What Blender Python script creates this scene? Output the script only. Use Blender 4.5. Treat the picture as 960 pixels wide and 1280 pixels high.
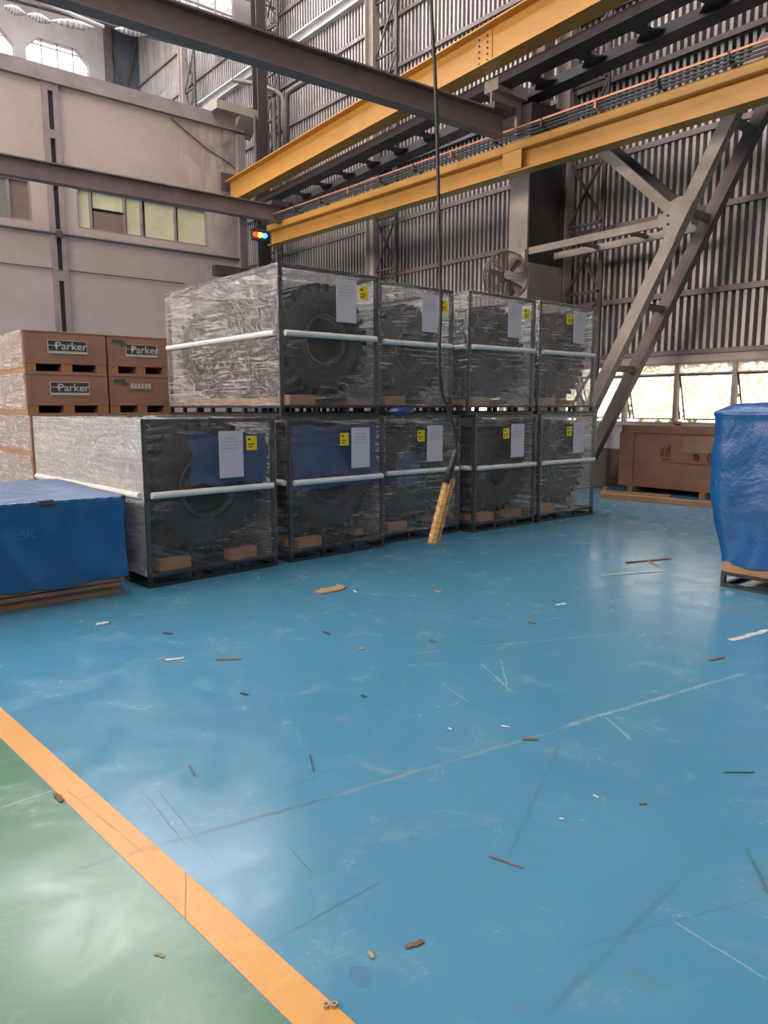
import bpy, bmesh, math, random
from mathutils import Vector, Matrix, noise as mnoise

for o in list(bpy.data.objects):
    bpy.data.objects.remove(o)
S = bpy.context.scene
COL = S.collection
R = math.radians

# ------------------------------------------------------------------ camera
CAM_H = 1.55
HEAD = R(50.4); PITCH = R(8.25)
fh = Vector((math.cos(HEAD), math.sin(HEAD), 0))
rt = Vector((math.sin(HEAD), -math.cos(HEAD), 0))
fw = fh*math.cos(PITCH) + Vector((0, 0, -math.sin(PITCH)))
up = fh*math.sin(PITCH) + Vector((0, 0, math.cos(PITCH)))
cd = bpy.data.cameras.new('camera'); cam = bpy.data.objects.new('camera', cd); COL.objects.link(cam)
cd.sensor_fit = 'VERTICAL'; cd.sensor_height = 36; cd.lens = 910/1280*36
cd.clip_start = 0.05; cd.clip_end = 300
cam.matrix_world = Matrix(((rt.x, up.x, -fw.x, 0), (rt.y, up.y, -fw.y, 0), (rt.z, up.z, -fw.z, CAM_H), (0, 0, 0, 1)))
S.camera = cam
S.view_settings.view_transform = 'Standard'; S.view_settings.look = 'None'
S.view_settings.gamma = 1; S.view_settings.use_curve_mapping = False
S.view_settings.exposure = -0.06
S.cycles.max_bounces = 8; S.cycles.transparent_max_bounces = 24; S.cycles.diffuse_bounces = 3
S.cycles.glossy_bounces = 4; S.cycles.caustics_reflective = False; S.cycles.caustics_refractive = False

def P(u, v, ax, val):
    """the point of the photograph's pixel (u, v) on the plane axis = val (used once, to survey the place)"""
    d = fw*910 + rt*(u-480) + up*(640-v)
    c = Vector((0, 0, CAM_H))
    return c + d*((val-c[ax])/d[ax])

# ------------------------------------------------------------------ sky and daylight
w = bpy.data.worlds.new('overcast_sky'); S.world = w; w.use_nodes = True
nt = w.node_tree; bg = nt.nodes['Background']
tc = nt.nodes.new('ShaderNodeTexCoord'); sp = nt.nodes.new('ShaderNodeSeparateXYZ')
cr = nt.nodes.new('ShaderNodeValToRGB')
nt.links.new(tc.outputs['Generated'], sp.inputs[0]); nt.links.new(sp.outputs[2], cr.inputs[0])
cr.color_ramp.elements[0].color = (1.0, .95, .88, 1); cr.color_ramp.elements[1].color = (.93, .95, 1.0, 1)
nt.links.new(cr.outputs[0], bg.inputs[0]); bg.inputs[1].default_value = 3.5

def area(name, loc, target, sx, sy, power, col=(1, 1, 1)):
    l = bpy.data.lights.new(name, 'AREA'); l.shape = 'RECTANGLE'; l.size = sx; l.size_y = sy
    l.energy = power; l.color = col
    o = bpy.data.objects.new(name, l); COL.objects.link(o); o.location = loc
    o.rotation_euler = (Vector(target)-Vector(loc)).to_track_quat('-Z', 'Y').to_euler()
    return o
# daylight entering by the left clerestory, the roof lights and the openings of the hall beyond, plus an added back fill
area('daylight_left_clerestory', (-11.6, 12.0, 8.6), (4, 11.0, 7.0), 12, 5.0, 2700, (1.0, .84, .74))
area('daylight_gable_glazing', (7.2, 19.6, 13.8), (5.5, 5.0, 0), 9, 3.0, 800, (1.0, .95, .95))
area('daylight_roof_light_near', (1.5, 10.5, 15.6), (1.5, 10.5, 0), 1.6, 17, 650, (1.0, .95, .95))
area('daylight_roof_light_far', (7.0, 11.5, 15.6), (7.0, 11.5, 0), 1.6, 15, 800, (1.0, .93, .91))
area('daylight_rear_hall', (6.0, 25.5, 15.8), (6.0, 25.5, 0), 10, 5, 1600, (.97, .97, 1.0))
area('added_back_fill', (-6, -8.8, 8.0), (1.0, 1.0, 0.0), 8, 3, 1000, (1.0, .80, .68))  # added warm fill before the closed back wall, which has no openings

# ------------------------------------------------------------------ mesh helpers
class MB:
    def __init__(s): s.v = []; s.f = []; s.mi = []; s.cur = 0
    def face(s, f): s.f.append(f); s.mi.append(s.cur)
    def hexa(s, c):
        b = len(s.v); s.v += [tuple(x) for x in c]
        for f in ((0,3,2,1),(4,5,6,7),(0,1,5,4),(1,2,6,5),(2,3,7,6),(3,0,4,7)): s.face(tuple(b+i for i in f))
    def box(s, x0, y0, z0, x1, y1, z1):
        if x0 > x1: x0, x1 = x1, x0
        if y0 > y1: y0, y1 = y1, y0
        if z0 > z1: z0, z1 = z1, z0
        s.hexa([(x0,y0,z0),(x1,y0,z0),(x1,y1,z0),(x0,y1,z0),(x0,y0,z1),(x1,y0,z1),(x1,y1,z1),(x0,y1,z1)])
    def bar(s, a, b, w, h, upv=(0,0,1), du=0, ds=0):
        """rectangular bar a-b; w sideways, h along up; du/ds shift up / sideways"""
        a = Vector(a); b = Vector(b); d = (b-a).normalized(); u = Vector(upv)
        if abs(d.dot(u)) > .98: u = Vector((1,0,0))
        sd = d.cross(u).normalized(); u = sd.cross(d).normalized()
        a = a+u*du+sd*ds; b = b+u*du+sd*ds
        q = [(-1,-1),(1,-1),(1,1),(-1,1)]
        s.hexa([a+sd*(i*w/2)+u*(j*h/2) for i, j in q]+[b+sd*(i*w/2)+u*(j*h/2) for i, j in q])
    def ibeam(s, a, b, H, W, tf=.02, tw=.012, upv=(0,0,1)):
        """a, b: middle of the bottom edge"""
        s.bar(a, b, W, tf, upv, tf/2); s.bar(a, b, W, tf, upv, H-tf/2); s.bar(a, b, tw, H-2*tf, upv, H/2)
    def prism(s, pts, axis, a0, a1):
        """polygon pts (2-D, in the other two axes in order) extruded along axis from a0 to a1"""
        def mk(p, a):
            return {0:(a,p[0],p[1]), 1:(p[0],a,p[1]), 2:(p[0],p[1],a)}[axis]
        b = len(s.v); n = len(pts)
        s.v += [mk(p,a0) for p in pts]+[mk(p,a1) for p in pts]
        s.face(tuple(b+i for i in range(n-1,-1,-1))); s.face(tuple(b+n+i for i in range(n)))
        for i in range(n):
            j = (i+1) % n; s.face((b+i,b+j,b+n+j,b+n+i))
    def cyl(s, a, b, r, n=10, r2=None, cap=True):
        a = Vector(a); b = Vector(b); d = (b-a).normalized()
        u = Vector((0,0,1)) if abs(d.z) < .9 else Vector((1,0,0))
        p = d.cross(u).normalized(); q = d.cross(p)
        r2 = r if r2 is None else r2; k = len(s.v)
        for c, rr in ((a,r),(b,r2)):
            for i in range(n):
                t = 2*math.pi*i/n; s.v.append(tuple(c+p*(rr*math.cos(t))+q*(rr*math.sin(t))))
        for i in range(n):
            j = (i+1) % n; s.face((k+i,k+j,k+n+j,k+n+i))
        if cap: s.face(tuple(k+i for i in range(n-1,-1,-1))); s.face(tuple(k+n+i for i in range(n)))
    def tube(s, pts, r, n=8, closed=False):
        pts = [Vector(p) for p in pts]; k = len(s.v); m = len(pts)
        pu = None
        for i, c in enumerate(pts):
            if closed: d = (pts[(i+1) % m]-pts[i-1]).normalized()
            else: d = (pts[min(i+1,m-1)]-pts[max(i-1,0)]).normalized()
            if pu is None:
                u = Vector((0,0,1)) if abs(d.z) < .9 else Vector((1,0,0)); pu = d.cross(u).normalized()
            pu = (pu-d*pu.dot(d)).normalized(); q = d.cross(pu)
            for j in range(n):
                t = 2*math.pi*j/n; s.v.append(tuple(c+pu*(r*math.cos(t))+q*(r*math.sin(t))))
        for i in range(m if closed else m-1):
            a = k+i*n; b = k+((i+1) % m)*n
            for j in range(n):
                l = (j+1) % n; s.face((a+j,a+l,b+l,b+j))
        if not closed:
            s.face(tuple(k+j for j in range(n-1,-1,-1))); s.face(tuple(k+(m-1)*n+j for j in range(n)))
    def lathe(s, prof, axis='y', n=40, c=(0,0,0)):
        """prof: closed list (r, h) revolved"""
        k = len(s.v); m = len(prof)
        for i in range(n):
            t = 2*math.pi*i/n; ct, st = math.cos(t), math.sin(t)
            for r, h in prof:
                p = (r*ct, h, r*st) if axis == 'y' else (r*ct, r*st, h)
                s.v.append((p[0]+c[0], p[1]+c[1], p[2]+c[2]))
        for i in range(n):
            a = k+i*m; b = k+((i+1) % n)*m
            for j in range(m):
                l = (j+1) % m; s.face((a+j,b+j,b+l,a+l))
    def grid(s, fn, nu, nv):
        k = len(s.v)
        for i in range(nu+1):
            for j in range(nv+1): s.v.append(tuple(fn(i/nu, j/nv)))
        for i in range(nu):
            for j in range(nv):
                a = k+i*(nv+1)+j; s.face((a,a+nv+1,a+nv+2,a+1))
    def mesh(s, name, mats, smooth=False):
        me = bpy.data.meshes.new(name); me.from_pydata(s.v, [], s.f)
        if not isinstance(mats, (list, tuple)): mats = [mats]
        for m in mats: me.materials.append(m)
        if len(mats) > 1: me.polygons.foreach_set('material_index', s.mi)
        if smooth: me.polygons.foreach_set('use_smooth', [True]*len(me.polygons))
        me.update(); return me
    def build(s, name, mats, parent=None, smooth=False, bevel=0, recalc=True):
        me = s.mesh(name, mats, smooth)
        if recalc:
            bm = bmesh.new(); bm.from_mesh(me); bmesh.ops.recalc_face_normals(bm, faces=bm.faces); bm.to_mesh(me); bm.free()
        return link(name, me, parent, bevel)

def link(name, me, parent=None, bevel=0):
    o = bpy.data.objects.new(name, me); COL.objects.link(o)
    if parent is not None: o.parent = parent
    if bevel:
        b = o.modifiers.new('bevel', 'BEVEL'); b.width = bevel; b.segments = 1; b.limit_method = 'ANGLE'
    return o
def thing(name, label, cat, loc=(0,0,0), rz=0, group=None):
    o = bpy.data.objects.new(name, None); COL.objects.link(o); o.location = loc; o.rotation_euler = (0,0,rz)
    o.empty_display_size = .1
    return tag(o, label, cat, group)
def tag(o, label, cat, group=None):
    o['label'] = label; o['category'] = cat
    if group: o['group'] = group
    return o
def struct(o): o['kind'] = 'structure'; return o
def sempty(name, loc=(0,0,0)):
    o = bpy.data.objects.new(name, None); COL.objects.link(o); o.location = loc; o.empty_display_size = .1
    return struct(o)
def dup(root, loc, rz=0, label=None, group=None):
    r = root.copy(); COL.objects.link(r); r.location = loc; r.rotation_euler = (0,0,rz)
    if label: r['label'] = label
    if group: r['group'] = group
    for ch in list(root.children):
        c = ch.copy(); COL.objects.link(c); c.parent = r
        for g in list(ch.children):
            d = g.copy(); COL.objects.link(d); d.parent = c
    return r

# ------------------------------------------------------------------ material helpers
def newmat(name):
    m = bpy.data.materials.new(name); m.use_nodes = True; n = m.node_tree
    return m, n, n.nodes['Principled BSDF'], n.nodes['Material Output']
def node(n, t, **kw):
    x = n.nodes.new(t)
    for k, v in kw.items():
        if k.startswith('i_'):
            x.inputs[k[2:].replace('_', ' ')].default_value = v
        else: setattr(x, k, v)
    return x
def coords(n, scale=(1,1,1), rot=(0,0,0), kind='Object'):
    t = node(n, 'ShaderNodeTexCoord'); mp = node(n, 'ShaderNodeMapping')
    mp.inputs['Scale'].default_value = scale; mp.inputs['Rotation'].default_value = rot
    n.links.new(t.outputs[kind], mp.inputs[0]); return mp.outputs[0]
def nz(n, vec, scale, detail=4, rough=.6, dist=0):
    x = node(n, 'ShaderNodeTexNoise'); x.inputs['Scale'].default_value = scale
    x.inputs['Detail'].default_value = detail; x.inputs['Roughness'].default_value = rough
    x.inputs['Distortion'].default_value = dist
    n.links.new(vec, x.inputs['Vector']); return x.outputs['Fac']
def mr(n, val, a, b, c, d):
    x = node(n, 'ShaderNodeMapRange'); x.inputs[1].default_value = a; x.inputs[2].default_value = b
    x.inputs[3].default_value = c; x.inputs[4].default_value = d; n.links.new(val, x.inputs[0]); return x.outputs[0]
def mixc(n, fac, a, b):
    x = node(n, 'ShaderNodeMix', data_type='RGBA')
    if isinstance(fac, (int, float)): x.inputs[0].default_value = fac
    else: n.links.new(fac, x.inputs[0])
    for i, c in ((6, a), (7, b)):
        if isinstance(c, (tuple, list)): x.inputs[i].default_value = (*c[:3], 1)
        else: n.links.new(c, x.inputs[i])
    return x.outputs[2]
def math_(n, op, a, b=None, c=None):
    x = node(n, 'ShaderNodeMath', operation=op)
    for i, v in enumerate((a, b, c)):
        if v is None: continue
        if isinstance(v, (int, float)): x.inputs[i].default_value = v
        else: n.links.new(v, x.inputs[i])
    return x.outputs[0]
def bump(n, h, strength, dist=.01, normal=None):
    x = node(n, 'ShaderNodeBump'); x.inputs['Strength'].default_value = strength; x.inputs['Distance'].default_value = dist
    n.links.new(h, x.inputs['Height'])
    if normal: n.links.new(normal, x.inputs['Normal'])
    return x.outputs[0]
def stained(name, c1, c2, scale=2, rough=.6, metal=0, stretch=(1,1,1), fine=30, bmp=.15, lo=.35, hi=.7, kind='Object', rv=.1):
    m, n, p, o = newmat(name)
    v = coords(n, stretch, kind=kind)
    a = nz(n, v, scale, 6, .65, .3); f = mr(n, a, lo, hi, 0, 1)
    col = mixc(n, f, c1, c2)
    b = nz(n, v, fine, 3); col = mixc(n, mr(n, b, .3, .8, 0, .25), col, tuple(x*.55 for x in c1))
    n.links.new(col, p.inputs['Base Color'])
    n.links.new(mr(n, a, .3, .7, rough-rv, rough+rv), p.inputs['Roughness'])
    p.inputs['Metallic'].default_value = metal
    if bmp: n.links.new(bump(n, b, bmp), p.inputs['Normal'])
    return m

M = {}
M['yellow_steel'] = stained('yellow_painted_steel', (.56,.28,.055), (.36,.165,.035), 1.2, .42, stretch=(1,.6,2), bmp=.05, lo=.45, hi=.85)
M['grey_steel'] = stained('grey_painted_steel', (.21,.15,.14), (.14,.10,.095), 1.5, .5, bmp=.06)
M['pale_steel'] = stained('pale_grey_steel', (.42,.34,.30), (.28,.22,.19), 2, .55, bmp=.06)
M['dark_steel'] = stained('dark_brown_steel', (.07,.052,.052), (.04,.032,.034), 2, .55, bmp=.06)
M['black_steel'] = stained('black_frame_steel', (.035,.035,.04), (.02,.02,.022), 4, .4, bmp=.05)
M['sheet'] = stained('weathered_corrugated_sheet', (.50,.46,.45), (.27,.23,.21), 1.6, .45, metal=.35, stretch=(1,1,.25), bmp=.04, kind='Object')
M['concrete'] = stained('beige_concrete', (.44,.35,.32), (.36,.28,.25), .5, .85, fine=14, bmp=.1, lo=.4, hi=.8)
m_, n_s, p_s, o_s = M['concrete'], M['concrete'].node_tree, M['concrete'].node_tree.nodes['Principled BSDF'], None
src = p_s.inputs['Base Color'].links[0].from_socket
tcs = node(n_s, 'ShaderNodeTexCoord'); sps = node(n_s, 'ShaderNodeSeparateXYZ'); n_s.links.new(tcs.outputs['Object'], sps.inputs[0])
mps = node(n_s, 'ShaderNodeMapping'); mps.inputs['Scale'].default_value = (5, 1, .35); n_s.links.new(tcs.outputs['Object'], mps.inputs[0])
run = nz(n_s, mps.outputs[0], 1.6, 5, .6, .2); blot = nz(n_s, tcs.outputs['Object'], 1.1, 5, .65, .8)
msk = math_(n_s, 'MULTIPLY', mr(n_s, sps.outputs[0], 8.6, 10.6, 0, 1), mr(n_s, sps.outputs[2], 6.8, 9.0, .35, 1))
fst = math_(n_s, 'MULTIPLY', msk, math_(n_s, 'MAXIMUM', mr(n_s, run, .46, .62, 0, .7), mr(n_s, blot, .44, .60, 0, .75)))
n_s.links.new(mixc(n_s, fst, src, (.13,.10,.095)), p_s.inputs['Base Color'])
M['coping'] = stained('weathered_coping', (.30,.235,.23), (.20,.16,.16), 1.5, .85)
M['far_concrete'] = stained('grey_far_concrete', (.25,.22,.22), (.2,.17,.17), 1, .85)
M['col_base'] = stained('limewashed_column_base', (.36,.31,.28), (.29,.25,.22), 1.5, .8)
M['white_wall'] = stained('white_low_wall', (.55,.54,.54), (.42,.41,.40), 2, .8)
M['brown_dado'] = stained('brown_dado_paint', (.14,.10,.07), (.10,.07,.05), 2, .6)
M['slot'] = stained('dark_slot', (.015,.013,.015), (.01,.01,.01), 2, .8)
M['pipe'] = stained('dark_conduit', (.10,.085,.085), (.06,.05,.05), 3, .5)
M['white_pipe'] = stained('white_lagged_pipe', (.75,.74,.72), (.5,.48,.46), 3, .35)
M['rubber'] = stained('tyre_rubber', (.012,.0115,.0115), (.019,.018,.017), 5, .72, fine=60, bmp=.1)
M['foam'] = stained('white_foam_tube', (.85,.83,.80), (.68,.66,.63), 8, .5)
M['cable'] = stained('black_cable', (.02,.02,.02), (.03,.03,.03), 5, .45)
M['copper'] = stained('copper_busbar', (.75,.33,.2), (.5,.2,.12), 5, .35, metal=.5)
M['teal'] = stained('dark_teal_rail', (.05,.09,.10), (.03,.05,.06), 5, .5)

def wood(name, c1, c2, rough=.65, stretch=(1,14,14), sc=1.6):
    m, n, p, o = newmat(name)
    v = coords(n, stretch); a = nz(n, v, sc, 6, .7, .8)
    v2 = coords(n); b = nz(n, v2, 2.2, 4)
    col = mixc(n, mr(n, a, .3, .75, 0, 1), c1, c2)
    col = mixc(n, mr(n, b, .45, .8, 0, .5), col, tuple(x*.6 for x in c2))
    n.links.new(col, p.inputs['Base Color']); p.inputs['Roughness'].default_value = rough
    n.links.new(bump(n, a, .15), p.inputs['Normal']); return m
M['ply'] = wood('plywood', (.43,.235,.165), (.33,.17,.115))
M['ply2'] = wood('aged_plywood', (.40,.20,.12), (.30,.14,.085), stretch=(6,1,6))
M['timber'] = wood('pine_timber', (.48,.26,.12), (.34,.17,.075))
M['timber2'] = wood('pine_timber_long', (.50,.25,.11), (.34,.16,.07), stretch=(12,1,12))

def flat(name, c, rough=.6, spec=.5, emit=None, es=0):
    m, n, p, o = newmat(name); p.inputs['Base Color'].default_value = (*c, 1); p.inputs['Roughness'].default_value = rough
    if emit: p.inputs['Emission Color'].default_value = (*emit, 1); p.inputs['Emission Strength'].default_value = es
    return m
M['paper'] = flat('printed_paper', (.60,.56,.62)); M['ink'] = flat('grey_print', (.42,.40,.45))
M['label_yellow'] = flat('yellow_label', (.85,.62,.02)); M['ink_dark'] = flat('dark_print', (.08,.06,.04))
M['logo_dark'] = flat('dark_logo_panel', (.055,.05,.055)); M['logo_white'] = flat('white_print', (.62,.60,.58))
M['green_stencil'] = flat('green_stencil', (.05,.13,.09))
M['brown_print'] = flat('dark_brown_print', (.07,.035,.02))
M['lamp_red'] = flat('red_lamp_glass', (.8,.05,.02), .3, emit=(1,.06,.02), es=3)
M['lamp_yellow'] = flat('yellow_lamp_glass', (.9,.5,.05), .3, emit=(1,.5,.05), es=5)
M['lamp_blue'] = flat('blue_lamp_glass', (.05,.25,.9), .3, emit=(.05,.3,1), es=4)

def film_mat(name, milk, gloss=.22, tint=(.88,.85,.83), tilt=.05, seed=0.0, base=.03):
    m, n, p, o = newmat(name); n.nodes.remove(p)
    t = node(n, 'ShaderNodeTexCoord'); mp = node(n, 'ShaderNodeMapping')
    mp.inputs['Scale'].default_value = (1.1, 1.1, 26); mp.inputs['Rotation'].default_value = (tilt, -tilt, 0); mp.inputs['Location'].default_value = (seed, seed*2, 0)
    n.links.new(t.outputs['Object'], mp.inputs[0]); v = mp.outputs[0]
    mp2 = node(n, 'ShaderNodeMapping'); mp2.inputs['Location'].default_value = (seed, seed*3, seed); n.links.new(t.outputs['Object'], mp2.inputs[0])
    streak = nz(n, v, 1.6, 7, .72, .4)
    big = nz(n, mp2.outputs[0], 1.8, 3, .5, .6)
    wr = nz(n, mp2.outputs[0], 9, 4, .6, 1.6)
    s1 = mr(n, streak, .49, .66, 0, 1)
    fine_ = mr(n, nz(n, v, 7, 4, .7, .2), .46, .62, .15, 1)
    f = math_(n, 'MULTIPLY', math_(n, 'MULTIPLY', s1, fine_), mr(n, big, .40, .66, .1, 1.9))
    f = math_(n, 'MULTIPLY_ADD', f, milk*4.5, milk*base); f = math_(n, 'MINIMUM', f, .97)
    dif = node(n, 'ShaderNodeBsdfDiffuse'); dif.inputs[0].default_value = (*tint, 1)
    trl = node(n, 'ShaderNodeBsdfTranslucent'); trl.inputs[0].default_value = (*tint, 1)
    md = node(n, 'ShaderNodeMixShader'); md.inputs[0].default_value = .4
    n.links.new(dif.outputs[0], md.inputs[1]); n.links.new(trl.outputs[0], md.inputs[2])
    tr = node(n, 'ShaderNodeBsdfTransparent'); tr.inputs[0].default_value = (.93,.93,.94,1)
    m1 = node(n, 'ShaderNodeMixShader'); n.links.new(f, m1.inputs[0]); n.links.new(tr.outputs[0], m1.inputs[1]); n.links.new(md.outputs[0], m1.inputs[2])
    gl = node(n, 'ShaderNodeBsdfGlossy'); gl.inputs['Roughness'].default_value = .07; gl.inputs[0].default_value = (1,1,1,1)
    nb = bump(n, wr, .9, .07); nb = bump(n, streak, .8, .016, nb)
    n.links.new(nb, gl.inputs['Normal']); n.links.new(nb, dif.inputs['Normal'])
    lw = node(n, 'ShaderNodeLayerWeight'); lw.inputs[0].default_value = .25
    g = math_(n, 'MULTIPLY_ADD', lw.outputs['Facing'], .22, gloss*.5)
    m2 = node(n, 'ShaderNodeMixShader'); n.links.new(g, m2.inputs[0]); n.links.new(m1.outputs[0], m2.inputs[1]); n.links.new(gl.outputs[0], m2.inputs[2])
    n.links.new(m2.outputs[0], o.inputs[0]); return m
M['film_skirt'] = film_mat('stretch_film_skirt', .06, .1)
M['film'] = film_mat('stretch_film', .12, .10, tint=(.80,.74,.71))
M['film_b'] = film_mat('stretch_film_loose', .24, .24, tint=(.84,.77,.72), tilt=.09, seed=3.3)
M['film_clear'] = film_mat('stretch_film_top', .5, .3, seed=7.1, base=.4)
M['film_side'] = film_mat('stretch_film_long_side', .36, .3, tint=(.88,.82,.78), tilt=.12, seed=2.2, base=.35)
M['film_thick'] = film_mat('stretch_film_many_layers', 1.0, tint=(.97,.92,.86), seed=1.7, base=.75)
M['film_box'] = film_mat('stretch_film_on_boxes', .8, tint=(.96,.89,.80), seed=5.7, base=.5)

def tarp_mat(name, c1, c2):
    m, n, p, o = newmat(name); v = coords(n)
    a = nz(n, v, 2.2, 4, .6, .8); b = nz(n, v, 11, 5, .65, 1.8)
    n.links.new(mixc(n, mr(n, a, .3, .7, 0, 1), c1, c2), p.inputs['Base Color'])
    p.inputs['Roughness'].default_value = .33
    p.inputs['Coat Weight'].default_value = .5; p.inputs['Coat Roughness'].default_value = .3
    nb = bump(n, a, .5, .06); nb = bump(n, b, .3, .025, nb); n.links.new(nb, p.inputs['Normal'])
    return m
M['tarp'] = tarp_mat('blue_tarpaulin', (.012,.12,.32), (.01,.09,.24))
M['blue_bag'] = tarp_mat('blue_polythene', (.008,.055,.20), (.006,.04,.15))
M['tarp_r'] = tarp_mat('bright_blue_tarpaulin', (.01,.11,.32), (.01,.08,.24))

# floor paint with its scuffs
def floor_mat(name, base, alt, light, marks, rough=.22, tex=1.0):
    m, n, p, o = newmat(name)
    t = node(n, 'ShaderNodeTexCoord'); v = t.outputs['Object']
    a = nz(n, v, .55, 6, .62, .4); b = nz(n, v, 3.0, 6, .7, .8); c = nz(n, v, 26, 4, .7)
    col = mixc(n, mr(n, a, .35, .7, 0, 1), base, alt)
    col = mixc(n, mr(n, b, .52, .82, 0, .55*tex), col, light)
    col = mixc(n, mr(n, c, .66, .78, 0, .25), col, tuple(x*.55 for x in base))
    mp = node(n, 'ShaderNodeMapping'); mp.inputs['Scale'].default_value = (.8, 9, 1); mp.inputs['Rotation'].default_value = (0,0,R(8))
    n.links.new(v, mp.inputs[0]); st = nz(n, mp.outputs[0], 2.0, 6, .75, .6)
    col = mixc(n, mr(n, st, .62, .82, 0, .2), col, light)
    dirt = nz(n, v, 7, 5, .7, .5)
    col = mixc(n, mr(n, dirt, .60, .8, 0, .4), col, (.16,.13,.11))
    wob = nz(n, v, 9, 6, .75)
    for (x0, y0, x1, y1, wd, st_, mc) in marks:
        A = Vector((x0, y0)); B = Vector((x1, y1)); L = (B-A).length; d = (B-A)/L
        sub = node(n, 'ShaderNodeVectorMath', operation='SUBTRACT'); n.links.new(v, sub.inputs[0]); sub.inputs[1].default_value = (x0, y0, 0)
        dt = node(n, 'ShaderNodeVectorMath', operation='DOT_PRODUCT'); n.links.new(sub.outputs[0], dt.inputs[0]); dt.inputs[1].default_value = (d.x, d.y, 0)
        dn = node(n, 'ShaderNodeVectorMath', operation='DOT_PRODUCT'); n.links.new(sub.outputs[0], dn.inputs[0]); dn.inputs[1].default_value = (-d.y, d.x, 0)
        dist = math_(n, 'ABSOLUTE', math_(n, 'ADD', dn.outputs['Value'], mr(n, wob, 0, 1, -wd*1.7, wd*1.7)))
        e = mr(n, dist, wd, wd*.35, 0, 1)
        tm = math_(n, 'MULTIPLY', mr(n, dt.outputs['Value'], 0, L*.08, 0, 1), mr(n, dt.outputs['Value'], L*.92, L, 1, 0))
        f = math_(n, 'MULTIPLY', math_(n, 'MULTIPLY', e, tm), mr(n, b, .38, .58, st_*.2, st_))
        col = mixc(n, f, col, mc)
    n.links.new(col, p.inputs['Base Color'])
    n.links.new(mr(n, b, .3, .75, rough-.05, rough+.17), p.inputs['Roughness'])
    nb = bump(n, a, .05, .05); nb = bump(n, c, .04, .003, nb); n.links.new(nb, p.inputs['Normal'])
    p.inputs['IOR'].default_value = 1.5
    return m
def F(u, v): q = P(u, v, 2, 0); return (q.x, q.y)
WH = (.45,.55,.62); DK = (.07,.09,.11); GR = (.25,.30,.33); BR = (.2,.17,.14)
def mk(a, b, wd, s, c): return (*F(*a), *F(*b), wd, s, c)
marks = [mk((400,1000),(745,898),.014,.75,GR), mk((690,912),(935,840),.018,.7,WH), mk((195,1058),(420,995),.016,.75,DK),
         mk((500,818),(790,790),.012,.35,WH), mk((335,1180),(480,1100),.008,.5,DK), mk((180,990),(235,1060),.005,.8,DK),
         mk((195,985),(272,1080),.004,.8,DK), mk((600,828),(640,865),.006,.6,WH), mk((625,822),(634,858),.006,.7,WH),
         mk((636,1070),(700,930),.012,.3,DK), mk((670,1280),(890,1060),.014,.32,DK), mk((840,1150),(960,1225),.004,.6,WH),
         mk((755,895),(790,925),.005,.7,WH), mk((362,1060),(392,1093),.004,.8,DK), mk((930,1055),(962,1120),.012,.6,DK),
         mk((870,945),(960,920),.02,.3,BR), mk((0,925),(300,905),.01,.0,DK), mk((700,1190),(960,1120),.006,.25,DK),
         mk((560,860),(590,880),.005,.6,WH), mk((300,1010),(420,960),.01,.35,DK), mk((380,1110),(480,1090),.006,.0,DK)]
M['floor_blue'] = floor_mat('blue_epoxy_floor', (.070,.25,.39), (.082,.28,.42), (.20,.35,.45), marks, .165)
gm = [mk((90,1088),(230,1045),.014,.6,DK), mk((20,1085),(170,1005),.012,.4,DK), mk((0,1010),(75,985),.006,.5,(.4,.5,.42))]
M['floor_green'] = floor_mat('green_epoxy_floor', (.075,.20,.12), (.10,.24,.16), (.30,.42,.33), gm, .17, 1.5)
ym = [mk((195,1058),(160,1070),.02,.6,(.25,.12,.04)), mk((80,985),(190,1075),.005,.7,(.25,.12,.04)), mk((232,1075),(232,1175),.003,.8,(.15,.08,.03)), mk((100,1000),(160,985),.012,.4,(.25,.12,.04))]
M['floor_yellow'] = floor_mat('yellow_line_paint', (.66,.30,.055), (.76,.37,.075), (.80,.52,.24), ym, .3, 1.6)

# ------------------------------------------------------------------ setting: floor
X0, X1, Y0, Y1 = -12.0, 12.5, -9.0, 31.0
def lx(y, off=0.0): return .99 - (y-1.31)*(.99-.76)/(4.04-1.31) + off
m = MB(); m.prism([(X0,Y0),(X1,Y0),(X1,Y1),(X0,Y1)], 2, -.2, 0); floor = struct(m.build('floor', M['floor_blue']))
m = MB(); ye = 8.9
m.prism([(X0,Y0),(lx(Y0,-.12),Y0),(lx(ye,-.12),ye),(X0,ye)], 2, -.01, .0012); m.build('green_floor_area', M['floor_green'], floor)
m = MB(); m.prism([(lx(Y0,-.115),Y0),(lx(Y0),Y0),(lx(ye),ye),(lx(ye,-.115),ye)], 2, -.01, .0022); m.build('yellow_floor_line', M['floor_yellow'], floor)

# ------------------------------------------------------------------ setting: right-hand wall (plane x = 12.5)
WX = 12.5
wall = sempty('wall_right', (WX, 0, 0))
def corrugated(w, h, pitch=.13, depth=.13, t=.002):
    n = round(w/pitch); prof = []
    for i in range(n):
        y = i*pitch; prof += [(y, 0), (y+pitch*.43, 0), (y+pitch*.48, depth), (y+pitch*.95, depth)]
    prof.append((n*pitch, 0))
    b = MB(); k = len(prof)
    for z in (0, h):
        b.v += [(x, y, z) for y, x in prof]
    for z in (0, h):
        b.v += [(x+t, y, z) for y, x in prof]
    for i in range(k-1):
        b.face((i, k+i, k+i+1, i+1)); b.face((2*k+i, 2*k+i+1, 3*k+i+1, 3*k+i))
    return b
SH = 3.65
sheet_me = corrugated(1.04, SH+.05).mesh('corrugated_sheet', M['sheet'])
random.seed(4)
zs = (2.5, 6.15, 9.8, 13.45)
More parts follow.
